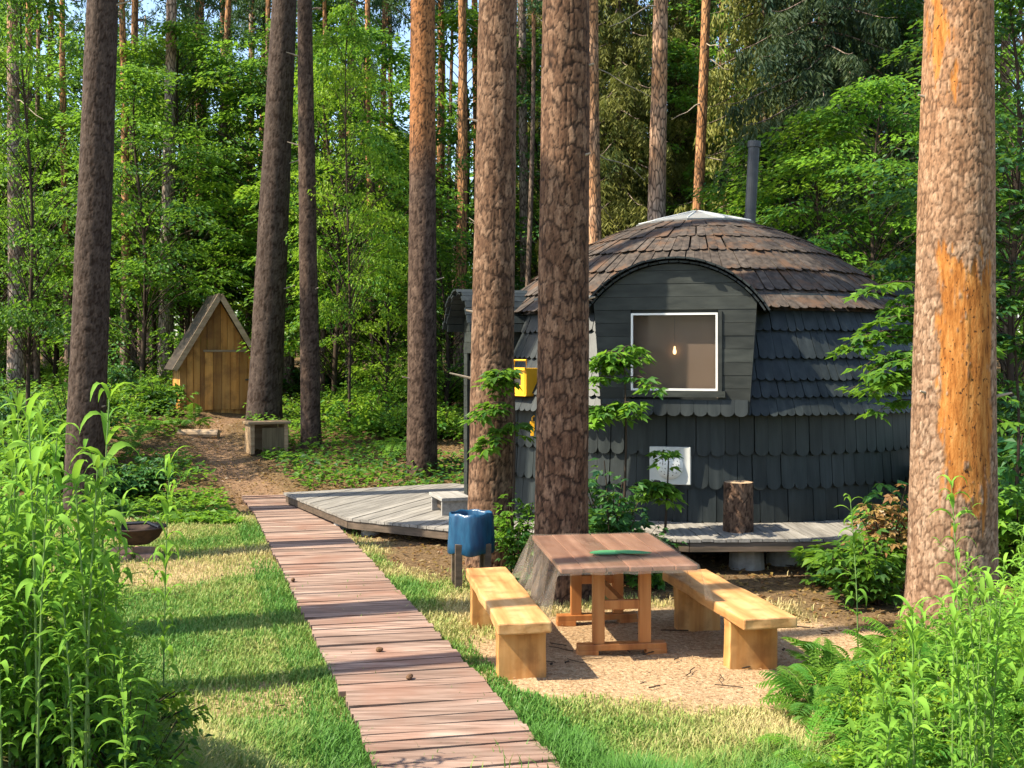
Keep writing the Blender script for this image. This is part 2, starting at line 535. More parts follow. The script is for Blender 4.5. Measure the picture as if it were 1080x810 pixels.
M['cone'] = plainmat('pine_cone_brown', (0.12, 0.07, 0.04), 0.9, 0.1, 0, 0.3, 30)


def glassmat(name, tint, trans, rough, spec_mix):
    m, nt, b = newmat(name, rough, 0.5)
    tr = nd(nt, 'ShaderNodeBsdfTransparent'); tr.inputs['Color'].default_value = (*tint, 1)
    mx = nd(nt, 'ShaderNodeMixShader'); mx.inputs[0].default_value = trans
    nt.links.new(b.outputs[0], mx.inputs[1]); nt.links.new(tr.outputs[0], mx.inputs[2])
    nt.links.new(mx.outputs[0], nt.nodes['Material Output'].inputs['Surface'])
    b.inputs['Base Color'].default_value = (*spec_mix, 1)
    return m


M['glass'] = glassmat('window_glass', (0.95, 0.95, 0.95), 0.80, 0.03, (0.02, 0.02, 0.02))
M['film'] = glassmat('clear_plastic_film', (0.97, 0.95, 0.92), 0.85, 0.10, (0.42, 0.35, 0.28))


def bagmat():
    m, nt, b = newmat('blue_bin_bag', 0.32, 0.5)
    n = noise(nt, 20, (1, 1, 0.3), 4)
    c = ramp(nt, n, [(0.3, (0.003, 0.030, 0.080)), (0.7, (0.012, 0.075, 0.150))])
    nt.links.new(c, b.inputs['Base Color'])
    bump(nt, b, n, 0.3, 0.015)
    return m


M['bag'] = bagmat()
mb_, nt_, b_ = newmat('lit_bulb', 0.3)
b_.inputs['Emission Color'].default_value = (1, 0.62, 0.25, 1)
b_.inputs['Emission Strength'].default_value = 2.2
b_.inputs['Base Color'].default_value = (1, 0.8, 0.5, 1)
M['bulb'] = mb_

# ------------------------------------------------------------------ ground
WALK = np.array([(0.30, 4.4, 1.02), (0.06, 5.2, 1.02), (-0.29, 6.4, 1.02), (-0.64, 7.6, 1.02), (-1.36, 9.92, 1.02), (-2.08, 12.35, 1.03), (-2.89, 15.0, 1.02), (-3.45, 16.7, 0.98), (-3.98, 18.1, 0.92)])
PATH = np.array([(-4.0, 18.0), (-4.6, 19.3), (-5.6, 21.0), (-6.3, 22.6), (-6.5, 24.0), (-6.3, 25.4)])


def hgt(x, y):
    x = np.asarray(x, float); y = np.asarray(y, float)
    z = 0.9 * sst((y - 17.2) / 7.8) + np.clip(y - 25, 0, 200) * 0.025
    z = z + 0.9 * sst((5.9 - y) / 4.2)
    z = z + 0.55 * sst((-0.9 - x) / 1.2) * sst((7.5 - y) / 3.0)
    z = z + 0.45 * sst((x - 1.9) / 1.6) * sst((9.2 - y) / 3.5)
    z = z + 0.25 * sst((-5.0 - x) / 4.0) * sst((y - 6) / 6)
    z = z + (fbm(x * 0.8, y * 0.8, 3) - 0.5) * 0.05
    return z


def dist_poly(x, y, pts):
    best = np.full(np.shape(x), 1e9)
    for (x0, y0), (x1, y1) in zip(pts[:-1, :2], pts[1:, :2]):
        dx, dy = x1 - x0, y1 - y0
        t = np.clip(((x - x0) * dx + (y - y0) * dy) / (dx * dx + dy * dy), 0, 1)
        best = np.minimum(best, np.hypot(x - x0 - t * dx, y - y0 - t * dy))
    return best


def masks(x, y):
    nn = fbm(x * 1.1, y * 1.1, 9) - 0.5
    n2 = fbm(x * 0.55 + 5, y * 0.55, 21) - 0.5
    d = np.hypot((x - 1.2) / 2.0, (y - 8.85) / 1.62)
    dirt = sst((1.12 - d + nn * 0.7) / 0.35)
    d2 = np.hypot((x + 4.1) / 1.7, (y - 12.3) / 1.0)
    dirt = np.maximum(dirt, 0.6 * sst((1.1 - d2 + nn * 0.9) / 0.5))
    d3 = np.hypot((x + 1.75) / 0.55, (y - 7.6) / 0.55)
    dirt = np.maximum(dirt, 0.55 * sst((1.2 - d3 + nn * 1.2) / 0.6))
    dirt = np.maximum(dirt, 0.4 * sst((n2 - 0.12) / 0.12) * (y < 16))
    path = sst((0.55 - dist_poly(x, y, PATH) + nn * 0.6) / 0.35)
    lit = np.maximum(sst((y - 15.8 + nn * 2) / 1.6), sst((np.hypot((x - 2.7) / 5.4, (y - 16.4) / 5.8) * -1 + 1.06 + nn * 0.3) / 0.15))
    lit = np.maximum(lit, sst((x - 2.3) / 0.6) * sst((y - 7.4) / 1.0))
    return dirt, path, lit


def axis(lo, hi, step, far):
    a = list(np.arange(lo, hi + 1e-6, step)); s = step
    while a[-1] < far:
        s *= 1.25; a.append(a[-1] + s)
    s = step
    while a[0] > -far:
        s *= 1.25; a.insert(0, a[0] - s)
    return np.array(a)


gx = axis(-8, 8, 0.11, 260); gy = axis(3.0, 28, 0.11, 300)
X, Y = np.meshgrid(gx, gy)
x_, y_ = X.ravel(), Y.ravel()
dm, pm, lm = masks(x_, y_)
gz = hgt(x_, y_)
gz = gz - 0.05 * pm + dm * (fbm(x_ * 5, y_ * 5, 2) - 0.5) * 0.04
nx = len(gx)
ii = (np.arange(len(gy) - 1)[:, None] * nx + np.arange(nx - 1)[None, :])
quads = np.stack([ii, ii + 1, ii + nx + 1, ii + nx], -1).reshape(-1, 4)
g = MB().add(np.c_[x_, y_, gz], quads, dirt=dm, path=pm, litter=lm)
ground = g.build('ground', M['ground'], smooth=True)
tag(ground, 'grassy ground with bare sandy dirt round the table and brown path', kind='structure', cat='ground')

# boardwalk: cross planks laid along the curving path
seg = np.linalg.norm(np.diff(WALK[:, :2], axis=0), axis=1)
cum = np.concatenate([[0], np.cumsum(seg)])
mb = MB()
s = 0.0
while s < cum[-1]:
    w = 0.095 + rng.rand() * 0.05
    sm = s + w / 2
    cx = np.interp(sm, cum, WALK[:, 0]); cyy = np.interp(sm, cum, WALK[:, 1]); wd = np.interp(sm, cum, WALK[:, 2])
    e = 0.05
    tx = np.interp(sm + e, cum, WALK[:, 0]) - np.interp(sm - e, cum, WALK[:, 0]); ty = np.interp(sm + e, cum, WALK[:, 1]) - np.interp(sm - e, cum, WALK[:, 1])
    ang = math.atan2(ty, tx) - math.pi / 2
    mb.box((cx + rng.randn() * 0.006, cyy, float(hgt(cx, cyy)) + 0.045 + rng.randn() * 0.003), (wd + rng.randn() * 0.012, w, 0.04), ang * 0.75 + rng.randn() * 0.008, None, rng.randn() * 0.02, rng.randn() * 0.006)
    s += w + 0.008 + rng.rand() * 0.013
for sgn in (-0.33, 0.33):
    p = WALK[:, :2] + np.array([sgn, 0])
    mb.tube(np.c_[p, hgt(p[:, 0], p[:, 1]) + 0.0], 0.03, 4, tint=0.1)
walk = mb.build('boardwalk', M['walk'])
tag(walk, 'reddish weathered plank boardwalk curving back across the grass', 'path', kind='structure')


# ------------------------------------------------------------------ decks
def clip_strip(poly, u0, u1):
    def clip(pts, sgn, lim):
        out = []
        for k in range(len(pts)):
            a, b = pts[k], pts[(k + 1) % len(pts)]
            ia, ib = sgn * a[0] <= sgn * lim, sgn * b[0] <= sgn * lim
            if ia: out.append(a)
            if ia != ib:
                t = (lim - a[0]) / (b[0] - a[0]); out.append((lim, a[1] + t * (b[1] - a[1])))
        return out
    p = clip(poly, -1, u0)
    return clip(p, 1, u1) if p else p


def deck(name, label, poly, z, rot, piers):
    root = thing(name, label, 'deck', (poly[0][0], poly[0][1], 0))
    c, s_ = math.cos(rot), math.sin(rot)
    P = [((x - poly[0][0]) * c + (y - poly[0][1]) * s_, -(x - poly[0][0]) * s_ + (y - poly[0][1]) * c) for x, y in poly]
    us = [p[0] for p in P]
    mb = MB(); u = min(us)
    while u < max(us):
        w = 0.125
        q = clip_strip(P, u, u + w)
        if len(q) >= 3:
            mb.prism(q, z - 0.035 + rng.randn() * 0.002, z + rng.randn() * 0.002)
        u += w + 0.009
    o = mb.build('board_floor', M['deck'], root)
    o.rotation_euler = (0, 0, rot)
    fr = MB(); ctr = np.mean(np.array(P), 0)
    Q = [tuple(ctr + (np.array(p) - ctr) * 0.975) for p in P]
    for k in range(len(Q)):
        a, b = np.array(Q[k]), np.array(Q[(k + 1) % len(Q)])
        m_ = (a + b) / 2; d = b - a
        fr.box((m_[0], m_[1], z - 0.09), (np.linalg.norm(d), 0.045, 0.10), math.atan2(d[1], d[0]))
    o = fr.build('rim_joist', M['joist'], root)
    o.rotation_euler = (0, 0, rot)
    for (x, y, r) in piers:
        b = MB().lathe([(0.001, z - 0.05), (r, z - 0.05), (r * 1.02, 0.2), (r * 1.12, -0.15)], 14, tint=0.5)
        b.build('pier', M['concrete'], root, (x - poly[0][0], y - poly[0][1], 0), smooth=False)
    return root


deck('wooden_deck', 'low grey plank deck beside the boardwalk, left of the dome', [(-3.6, 17.3), (-2.2, 14.6), (-0.8, 13.7), (0.55, 13.1), (1.2, 16.5), (-1.0, 18.6)], 0.24, R(-22), [(-1.9, 14.75, 0.12), (-2.35, 15.25, 0.12), (-0.6, 13.95, 0.12)])
deck('wooden_deck', 'narrow grey plank deck under the window, carrying the bark log', [(0.85, 12.35), (1.9, 11.95), (3.6, 12.0), (5.0, 12.75), (6.2, 14.5), (4.2, 15.5), (1.2, 14.5)], 0.4, R(2), [(2.66, 12.45, 0.19), (3.12, 12.7, 0.17), (1.3, 12.6, 0.15)])

# ------------------------------------------------------------------ dome house
DX, DY = 2.74, 16.3
dome = thing('dome_house', 'round black shingled hut with brown shingle roof behind the picnic table', 'hut', (DX, DY, 0))
A_WIN, A_DOOR, A_SIDE = R(-14), R(-72), R(98)


def pol(a, r, z=0.0, s=0.0):
    return np.array([r * math.sin(a) + s * math.cos(a), -r * math.cos(a) + s * math.sin(a), z])


def shingles(mb, rows, skip=(), lift0=0.052, th=0.024):
    for (r0, z0, r1, z1, w) in rows:
        n = int(2 * math.pi * max(r1, 0.3) / w)
        L = math.hypot(r1 - r0, z1 - z0)
        off = rng.rand()
        for k in range(n):
            a = 2 * math.pi * (k + off) / n + rng.randn() * (0.004 if th > 0.03 else 0.0012)
            if any(abs((a - a0 + math.pi) % (2 * math.pi) - math.pi) * max(r1, r0) < hw and zlo - 0.05 < (z0 + z1) / 2 < zhi for (a0, hw, zlo, zhi) in skip):
                continue
            ww = w * ((0.97 if th > 0.03 else 0.99) + rng.randn() * 0.012) / 2
            sc = ww * 0.8
            e = rng.randn() * (0.02 if th > 0.03 else 0.010)
            pts = [(-ww * r0 / max(r1, 0.01) if r0 < r1 else -ww, 0.0), (-ww, 1 - sc / L)]
            for q in range(1, 5):
                t = math.pi * q / 5
                pts.append((-ww * math.cos(t), 1 - sc / L + math.sin(t) * sc / L + e))
            pts += [(ww, 1 - sc / L), (ww * r0 / max(r1, 0.01) if r0 < r1 else ww, 0.0)]
            lift = lift0 + rng.rand() * (0.03 if th > 0.03 else 0.006)
            V = []
            for layer in (lift, lift - th):
                for (s, t) in pts:
                    V.append(pol(a, r0 + (r1 - r0) * t + layer * (0.3 + 0.7 * t), z0 + (z1 - z0) * t + layer * 0.5 * (1 - abs(z1 - z0) / L), s))
            m_ = len(pts)
            f = [tuple(range(m_))] + [(i, m_ + i, m_ + (i + 1) % m_, (i + 1) % m_) for i in range(m_)]
            mb.add(np.array(V), f, tint=np.full(2 * m_, rng.rand()))


# inner shell keeps the hut closed behind its shingles
roofp = [(0.84, 4.27), (1.22, 4.15), (1.60, 3.98), (2.00, 3.76), (2.40, 3.48), (2.75, 3.20), (3.04, 2.97)]
wallp = [(2.86, 3.14), (3.02, 2.70), (3.15, 2.36), (3.25, 2.10), (3.33, 1.90), (3.40, 1.69)]
lowp = [(3.19, 1.72), (3.18, 1.20), (3.16, 0.80), (3.14, 0.36)]
mb = MB().lathe([(r - 0.03, z - 0.02) for r, z in roofp], 64, tint=0.3)
shingles(mb, [(roofp[k][0] - 0.06, roofp[k][1] + 0.04, roofp[k + 1][0], roofp[k + 1][1], 0.118) for k in range(6)], (), 0.062, 0.034)
roof = mb.build('roof', M['roof_shingle'], dome)
mb = MB().lathe([(2.80, 3.15)] + [(r - 0.03, z) for r, z in wallp] + [(r - 0.03, z) for r, z in lowp] + [(3.1, 0.0)], 72, tint=0.2)
sk = [(A_WIN, 0.80, 1.75, 3.2), (A_DOOR, 0.72, -1, 3.2)]
rows = [(wallp[k][0] - 0.02, wallp[k][1] + 0.03, wallp[k + 1][0], wallp[k + 1][1], 0.105) for k in range(5)]
rows += [(lowp[0][0], 1.76, lowp[1][0], lowp[1][1], 0.17), (lowp[1][0] - 0.02, 1.26, lowp[2][0], lowp[2][1], 0.17), (lowp[2][0] - 0.02, 0.86, lowp[3][0], lowp[3][1], 0.17)]
shingles(mb, rows, sk)
mb.build('wall', M['wall_shingle'], dome)


def dormer(name, ang, dist, hw0, zb, z_arch, z_top, hw_b, win=None, over=0.13, door=False, back=1.0):
    """plank face under a barrel roof; hw0 = half width where the arch springs"""
    sag = z_top - z_arch
    Ra = (hw0 ** 2 + sag ** 2) / (2 * sag); zc = z_top - Ra

    def hw(z):
        if z <= z_arch:
            return hw_b + (hw0 - hw_b) * (z - zb) / (z_arch - zb)
        return math.sqrt(max(Ra ** 2 - (z - zc) ** 2, 0.0001))

    face = MB()

    def slab(pts, d0, d1, tint):       # polygon in (s,z) extruded from distance d0 to d1
        n = len(pts)
        V = [pol(ang, d1, z, s) for s, z in pts] + [pol(ang, d0, z, s) for s, z in pts]
        face.add(np.array(V), [tuple(range(n)), tuple(range(2 * n - 1, n - 1, -1))] + [(i, n + i, n + (i + 1) % n, (i + 1) % n) for i in range(n)], tint=tint)

    z = zb
    while z < z_top - 0.01:
        z1 = min(z + 0.155, z_top - 0.002)
        zz = np.linspace(z + 0.004, z1, 5)
        t = rng.rand(); o = rng.randn() * 0.003
        rt = [(hw(q), q) for q in zz]; lf = [(-s, q) for s, q in rt][::-1]
        if win and z1 > win[2] and z < win[3]:
            cuts = [(lf[::-1], -1), (rt, 1)]
            slab([(win[1] + 0.005, zz[0])] + rt + [(win[1] + 0.005, zz[-1])], dist - 0.03, dist + o, t)
            slab([(win[0] - 0.005, zz[-1])] + lf + [(win[0] - 0.005, zz[0])], dist - 0.03, dist + o, (t * 3.7) % 1)
        else:
            slab(rt + lf, dist - 0.03, dist + o, t)
        z = z1
    # cheeks that run back from the face into the hut
    zz = np.linspace(zb, z_arch, 8)
    for sg in (-1, 1):
        for q in range(7):
            za, zb_ = zz[q], zz[q + 1]
            pts = [(sg * hw(za), za), (sg * hw(zb_), zb_), (sg * (hw(zb_) - 0.03), zb_), (sg * (hw(za) - 0.03), za)]
            if sg < 0: pts = pts[::-1]
            slab(pts, dist - back, dist - 0.031, rng.rand())
    fo = face.build(name, M['plank_dark'], dome)
    # barrel roof in two layers of short boards
    can = MB()
    th = math.asin(min(hw0 / Ra, 1)) * 1.12
    for layer, (rr, ext) in enumerate(((Ra + 0.012, over), (Ra + 0.055, over + 0.05))):
        n = int(2 * th * rr / 0.115)
        for k in range(n):
            a0 = -th + 2 * th * (k + 0.06 + 0.5 * layer * 0.5) / n; a1 = -th + 2 * th * (k + 0.97 + 0.25 * layer) / n
            e = ext + rng.randn() * 0.015
            V = []
            for d in (dist + e, dist - 1.9):
                for (a, q) in ((a0, rr), (a1, rr), (a1, rr + 0.022), (a0, rr + 0.022)):
                    V.append(pol(ang, d, zc + q * math.cos(a), q * math.sin(a)))
            can.add(np.array(V), [(0, 1, 2, 3), (0, 4, 5, 1), (1, 5, 6, 2), (2, 6, 7, 3), (3, 7, 4, 0), (7, 6, 5, 4)], tint=rng.rand())
    can.build('dormer_roof', M['wall_shingle'], dome)
    return fo


WZ0, WZ1, WHW = 1.986, 2.904, 0.51
dormer('dormer', A_WIN, 3.40, 0.96, 1.70, 3.02, 3.49, 0.87, (-WHW, WHW, WZ0, WZ1), 0.06)
dorm2 = dormer('porch_wall', A_DOOR, 3.42, 0.58, 0.26, 2.82, 3.24, 0.58, (-0.40, 0.40, 0.26, 2.35), 0.24, back=1.2)
dormer('dormer', A_SIDE, 3.45, 0.85, 1.70, 2.90, 3.36, 0.72, None, 0.25)

# row of scalloped shingles under the window
mb = MB()
for k in range(11):
    s = -0.86 + 1.72 * (k + 0.5) / 11
    w = 0.077
    pts = [(-w, 1.88), (-w, 1.74)] + [(-w * math.cos(math.pi * q / 5), 1.74 - 0.055 * math.sin(math.pi * q / 5)) for q in range(1, 5)] + [(w, 1.74), (w, 1.88)]
    V = [pol(A_WIN, 3.425 + 0.02 * (1.88 - z) / 0.14, z, s + q) for q, z in pts] + [pol(A_WIN, 3.402, z, s + q) for q, z in pts]
    n = len(pts)
    mb.add(np.array(V), [tuple(range(n))] + [(i, n + i, n + (i + 1) % n, (i + 1) % n) for i in range(n)], tint=rng.rand())
mb.build('shingle_skirt', M['wall_shingle'], dome)


def face_box(mb, ang, s0, s1, z0, z1, d0, d1, tint=0.5):
    V = [pol(ang, d, z, s) for d in (d1, d0) for (s, z) in ((s0, z0), (s1, z0), (s1, z1), (s0, z1))]
    mb.add(np.array(V), [(0, 1, 2, 3), (7, 6, 5, 4), (0, 4, 5, 1), (1, 5, 6, 2), (2, 6, 7, 3), (3, 7, 4, 0)], tint=tint)


# window: white frame, glass, blind, bulb
fr = MB(); t = 0.023
face_box(fr, A_WIN, -WHW, WHW, WZ1 - t, WZ1, 3.36, 3.415)
face_box(fr, A_WIN, -WHW, WHW, WZ0, WZ0 + t, 3.36, 3.415)
face_box(fr, A_WIN, -WHW, -WHW + t, WZ0 + t, WZ1 - t, 3.36, 3.414)
face_box(fr, A_WIN, WHW - t, WHW, WZ0 + t, WZ1 - t, 3.36, 3.414)
win = fr.build('window', M['white'], dome)
gl = MB(); face_box(gl, A_WIN, -WHW + t, WHW - t, WZ0 + t, WZ1 - t, 3.372, 3.378); gl.build('pane', M['glass'], win)
bl = MB(); face_box(bl, A_WIN, -WHW - 0.08, WHW + 0.08, WZ0 - 0.1, WZ1 + 0.1, 3.255, 3.262)
bl.build('blind', M['blind'], win)
rv = MB()
face_box(rv, A_WIN, -WHW - 0.09, -WHW - 0.006, WZ0 - 0.1, WZ1 + 0.1, 3.262, 3.358)
face_box(rv, A_WIN, WHW + 0.006, WHW + 0.09, WZ0 - 0.1, WZ1 + 0.1, 3.262, 3.358)
face_box(rv, A_WIN, -WHW, WHW, WZ1 + 0.006, WZ1 + 0.1, 3.262, 3.358)
rv.build('reveal', M['plank_dark'], win)
bb = MB(); zb = 2.455
prof = [(0.001, -0.042), (0.014, -0.036), (0.021, -0.017), (0.020, 0.0), (0.011, 0.028), (0.009, 0.055)]
bb.lathe(prof, 12, tint=0.5)
bo = bb.build('bulb', M['bulb'], win, tuple(pol(A_WIN, 3.315, zb, 0.0)), smooth=True)
cd = MB().tube([pol(A_WIN, 3.315, zb + 0.05), pol(A_WIN, 3.315, WZ1 + 0.05)], 0.0018, 5, tint=0.2)
cd.build('bulb_cord', M['steel'], win)
sill = MB(); face_box(sill, A_WIN, -WHW - 0.09, WHW + 0.09, WZ0 - 0.075, WZ0 - 0.004, 3.38, 3.47, 0.9)
face_box(sill, A_WIN, WHW + 0.006, WHW + 0.05, WZ0 - 0.004, WZ1 + 0.02, 3.402, 3.42, 0.1)
sill.build('sill', M['plank_dark'], win)

# door on the porch face
dr = MB()
for k in range(5):
    face_box(dr, A_DOOR, -0.39 + 0.156 * k, -0.39 + 0.156 * k + 0.15, 0.27, 2.33, 3.36, 3.385 + rng.randn() * 0.002, rng.rand())
door = dr.build('door', M['plank_dark'], dome)
hn = MB(); face_box(hn, A_DOOR, 0.27, 0.30, 1.15, 1.35, 3.392, 3.44); hn.build('handle', M['steel'], door)

# vent plate
vp = MB(); VA = R(-13.5)
a0 = math.asin((lat(708, 13.05) - DX) / 3.26)
vz0, vz1 = lev(512, 13.05), lev(472, 13.05)
face_box(vp, a0, -0.245, 0.245, vz0, vz1, 3.12, 3.275)
plate = vp.build('vent_plate', M['grey_plate'], dome, bevel=0.008)
vd = MB()
prof = [(0.16, 0.0), (0.158, 0.02), (0.13, 0.055), (0.09, 0.075), (0.04, 0.086), (0.001, 0.088)]
for (q0, q1) in zip(prof[:-1], prof[1:]):
    pass
vd.lathe(prof, 28, tint=0.5)
hl = MB()
for ring, nn in ((0.05, 6), (0.08, 10), (0.11, 14)):
    for k in range(nn):
        a = 2 * math.pi * (k + ring * 30) / nn
        zz = 0.083 - (ring / 0.158) ** 2 * 0.05
        hl.box((ring * math.cos(a), ring * math.sin(a), zz), (0.016, 0.016, 0.012), a)
vo = vd.join(hl, 1).build('vent_cover', M['vent_white'], plate, tuple(pol(a0, 3.276, (vz0 + vz1) / 2, 0)))
vo.data.materials.append(M['steel'])
vo.rotation_euler = Vector(tuple(pol(a0, 1.0))).to_track_quat('Z', 'Y').to_euler()

# skylight cap, stove pipe
sk_ = MB().lathe([(0.88, 4.28), (0.90, 4.335), (0.82, 4.355), (0.42, 4.45), (0.06, 4.535), (0.001, 4.54)], 10, tint=0.5)
sky_o = sk_.build('skylight', M['skylight'], dome)
rb = MB()
for k in range(10):
    a = 2 * math.pi * k / 10
    rb.tube([(0.86 * math.cos(a), 0.86 * math.sin(a), 4.35), (0.05 * math.cos(a), 0.05 * math.sin(a), 4.545)], 0.010, 5, tint=0.5)
rb.build('glazing_bar', M['grey_plate'], sky_o)
px0 = lat(790, 16.2) - DX
pz0, pz1 = 3.95, lev(152, 16.2)
pp = MB().tube([(px0 - 0.01, -0.1, pz0), (px0 + 0.075, -0.1, pz1)], 0.082, 18, tint=0.5)
pipe = pp.build('stove_pipe', M['pipe'], dome, smooth=False)
MB().tube([(px0 + 0.073, -0.1, pz1 - 0.05), (px0 + 0.078, -0.1, pz1 + 0.04)], 0.098, 20, tint=0.5).build('rain_cap', M['pipe'], pipe)

# low grey step bench by the porch
c0 = pol(A_DOOR, 3.78) + np.array([DX, DY, 0])
st = thing('step_bench', 'low grey wooden step on the deck beside the porch wall', 'step', (c0[0], c0[1], 0.244), A_DOOR)
MB().box((0, 0, 0.22), (0.72, 0.42, 0.045)).build('tread', M['deck_x'], st, bevel=0.004)
for sx in (-0.28, 0.28):
    MB().box((sx, 0, 0.099), (0.05, 0.38, 0.196), 0, None).build('side_panel', M['deck_x'], st)
MB().box((0, -0.1, 0.10), (0.5, 0.03, 0.12)).build('riser', M['joist'], st)

# yellow box on the wall between the trunks
ya = math.asin((lat(553, 13.9) - DX) / 3.3)
yl = pol(ya, 3.36) + np.array([DX, DY, 0])
yb = thing('yellow_box', 'bright yellow plastic crate hung on the dark wall between two trunks', 'crate', (yl[0], yl[1], lev(419, 13.7)), ya)
b1 = MB()
hw_, hh = 0.24, 0.36
b1.box((0, 0, 0.01), (2 * hw_, 0.22, 0.02)); b1.box((0, 0.10, hh / 2), (2 * hw_, 0.02, hh))
for sx in (-1, 1):
    b1.box((sx * (hw_ - 0.01), -0.005, hh / 2), (0.02, 0.19, hh))
    b1.box((sx * (hw_ - 0.06), -0.1, hh / 2 + 0.01), (0.08, 0.018, hh - 0.02))
b1.box((0, -0.1, 0.08), (0.28, 0.018, 0.12)); b1.box((0, -0.1, hh - 0.05), (0.28, 0.018, 0.08))
b1.build('crate_shell', M['yellow'], yb, bevel=0.006)
b2 = MB()
b2.box((0, -0.12, hh - 0.01), (2 * hw_ + 0.02, 0.03, 0.035))
b2.tube([(-0.12, 0, hh), (-0.12, 0, hh + 0.1), (0.12, 0, hh + 0.1), (0.12, 0, hh)], 0.014, 6, tint=0.5)
b2.build('handle', M['yellow'], yb)
MB().box((0, -0.06, 0.14), (0.2, 0.03, 0.16)).build('dark_panel', M['steel'], yb)
c2 = pol(ya + 0.05, 3.30) + np.array([DX, DY, 0])
yk = MB()
yk.box((0, 0, 0.06), (0.06, 0.05, 0.12)); yk.box((0, -0.01, -0.03), (0.045, 0.035, 0.08)); yk.tube([(0, 0, 0.12), (0, 0, 0.17), (0.03, 0, 0.19)], 0.012, 6, tint=0.5)
tag(yk.build('hose_nozzle', M['yellow'], None, (c2[0], c2[1] - 0.02, lev(457, 13.6)), bevel=0.006), 'small yellow fitting on the wall below the yellow crate', 'fitting')


# ------------------------------------------------------------------ table, benches, bin
def frame_axes(rz):
    return rz


tb = thing('picnic_table', 'wooden picnic table with red brown plank top on trestle legs', 'table', (0.82, 9.33, 0.0), R(7))
top = MB()
for k in range(6):
    top.box((-0.455 + 0.182 * k, rng.randn() * 0.008, 0.735 + rng.randn() * 0.0015), (0.177, 1.58, 0.04))
top.build('tabletop', M['table'], tb, bevel=0.006)
for yy in (-0.50, 0.50):
    tr = MB()
    for sx in (-0.19, 0.19):
        tr.box((sx, yy, 0.395), (0.095, 0.06, 0.61))
    tr.box((0, yy, 0.40), (0.30, 0.045, 0.075)); tr.box((0, yy, 0.69), (0.80, 0.07, 0.045))
    tr.box((0, yy, 0.066), (0.72, 0.10, 0.05))
    for sx in (-0.28, 0.28):
        tr.box((sx, yy, 0.02), (0.17, 0.10, 0.05))
    tr.build('trestle', M['trestle'], tb, bevel=0.005)
MB().box((0, 0, 0.40), (0.05, 1.02, 0.09)).build('stretcher', M['trestle'], tb, bevel=0.004)

# plastic sheet over it
U = np.linspace(-0.97, 0.86, 84); V = np.linspace(-0.86, 0.98, 84)
uu, vv = np.meshgrid(U, V)
hwx, hwy = 0.56, 0.80
ox = np.clip(np.abs(uu) - hwx, 0, None); oy = np.clip(np.abs(vv) - hwy, 0, None)
d = np.hypot(ox, oy)
# the film falls steeply beyond the table's edge and hangs in folds
along = np.where(ox > oy, vv, uu)
fold = np.sin(along * 19 + 1.3 * np.sin(along * 7)) * 0.5 + np.sin(along * 41) * 0.2
flare = 0.30 + 0.22 * fold
xs = np.sign(uu) * (np.minimum(np.abs(uu), hwx) + ox * flare)
ys = np.sign(vv) * (np.minimum(np.abs(vv), hwy) + oy * flare)
zs = 0.765 - d * 0.93 + 0.003 * np.sin(uu * 23) * np.sin(vv * 17) + 0.004 * (fbm(uu * 6, vv * 6, 4) - 0.5)
zs = np.where(d > 0.02, zs - 0.004, zs)
n = len(U)
ii = (np.arange(n - 1)[:, None] * n + np.arange(n - 1)[None, :])
sh = MB().add(np.stack([xs, ys, zs], -1).reshape(-1, 3), np.stack([ii, ii + 1, ii + n + 1, ii + n], -1).reshape(-1, 4), tint=0.5)
sheet = sh.build('plastic_sheet', M['film'], None, (0.82, 9.33, 0.0), smooth=True)
sheet.rotation_euler = (0, 0, R(7))
tag(sheet, 'clear plastic sheet draped over the picnic table top', 'table cover')

# green leaf-shaped cards on the table
gc = MB()
for (ox_, oy_, a, L, W) in ((-0.06, 0.0, R(8), 0.36, 0.17), (0.12, -0.035, R(-14), 0.30, 0.13)):
    t = np.linspace(0, 1, 13)
    w = W / 2 * np.sin(math.pi * t ** 0.8) ** 0.7
    out = [((q - 0.5) * L, ww) for q, ww in zip(t, w)] + [((q - 0.5) * L, -ww) for q, ww in list(zip(t, w))[-2:0:-1]]
    out = [(ox_ + x * math.cos(a) - y * math.sin(a), oy_ + x * math.sin(a) + y * math.cos(a)) for x, y in out]
    gc.prism(out, 0.0 if ox_ < 0 else 0.0075, 0.006 if ox_ < 0 else 0.0135)
p = at(652, 583, 0.77)
tag(gc.build('leaf_mat', M['paper_green'], None, (p[0], p[1], 0.772)), 'pair of flat green leaf-shaped mats lying on the table', 'table mat')


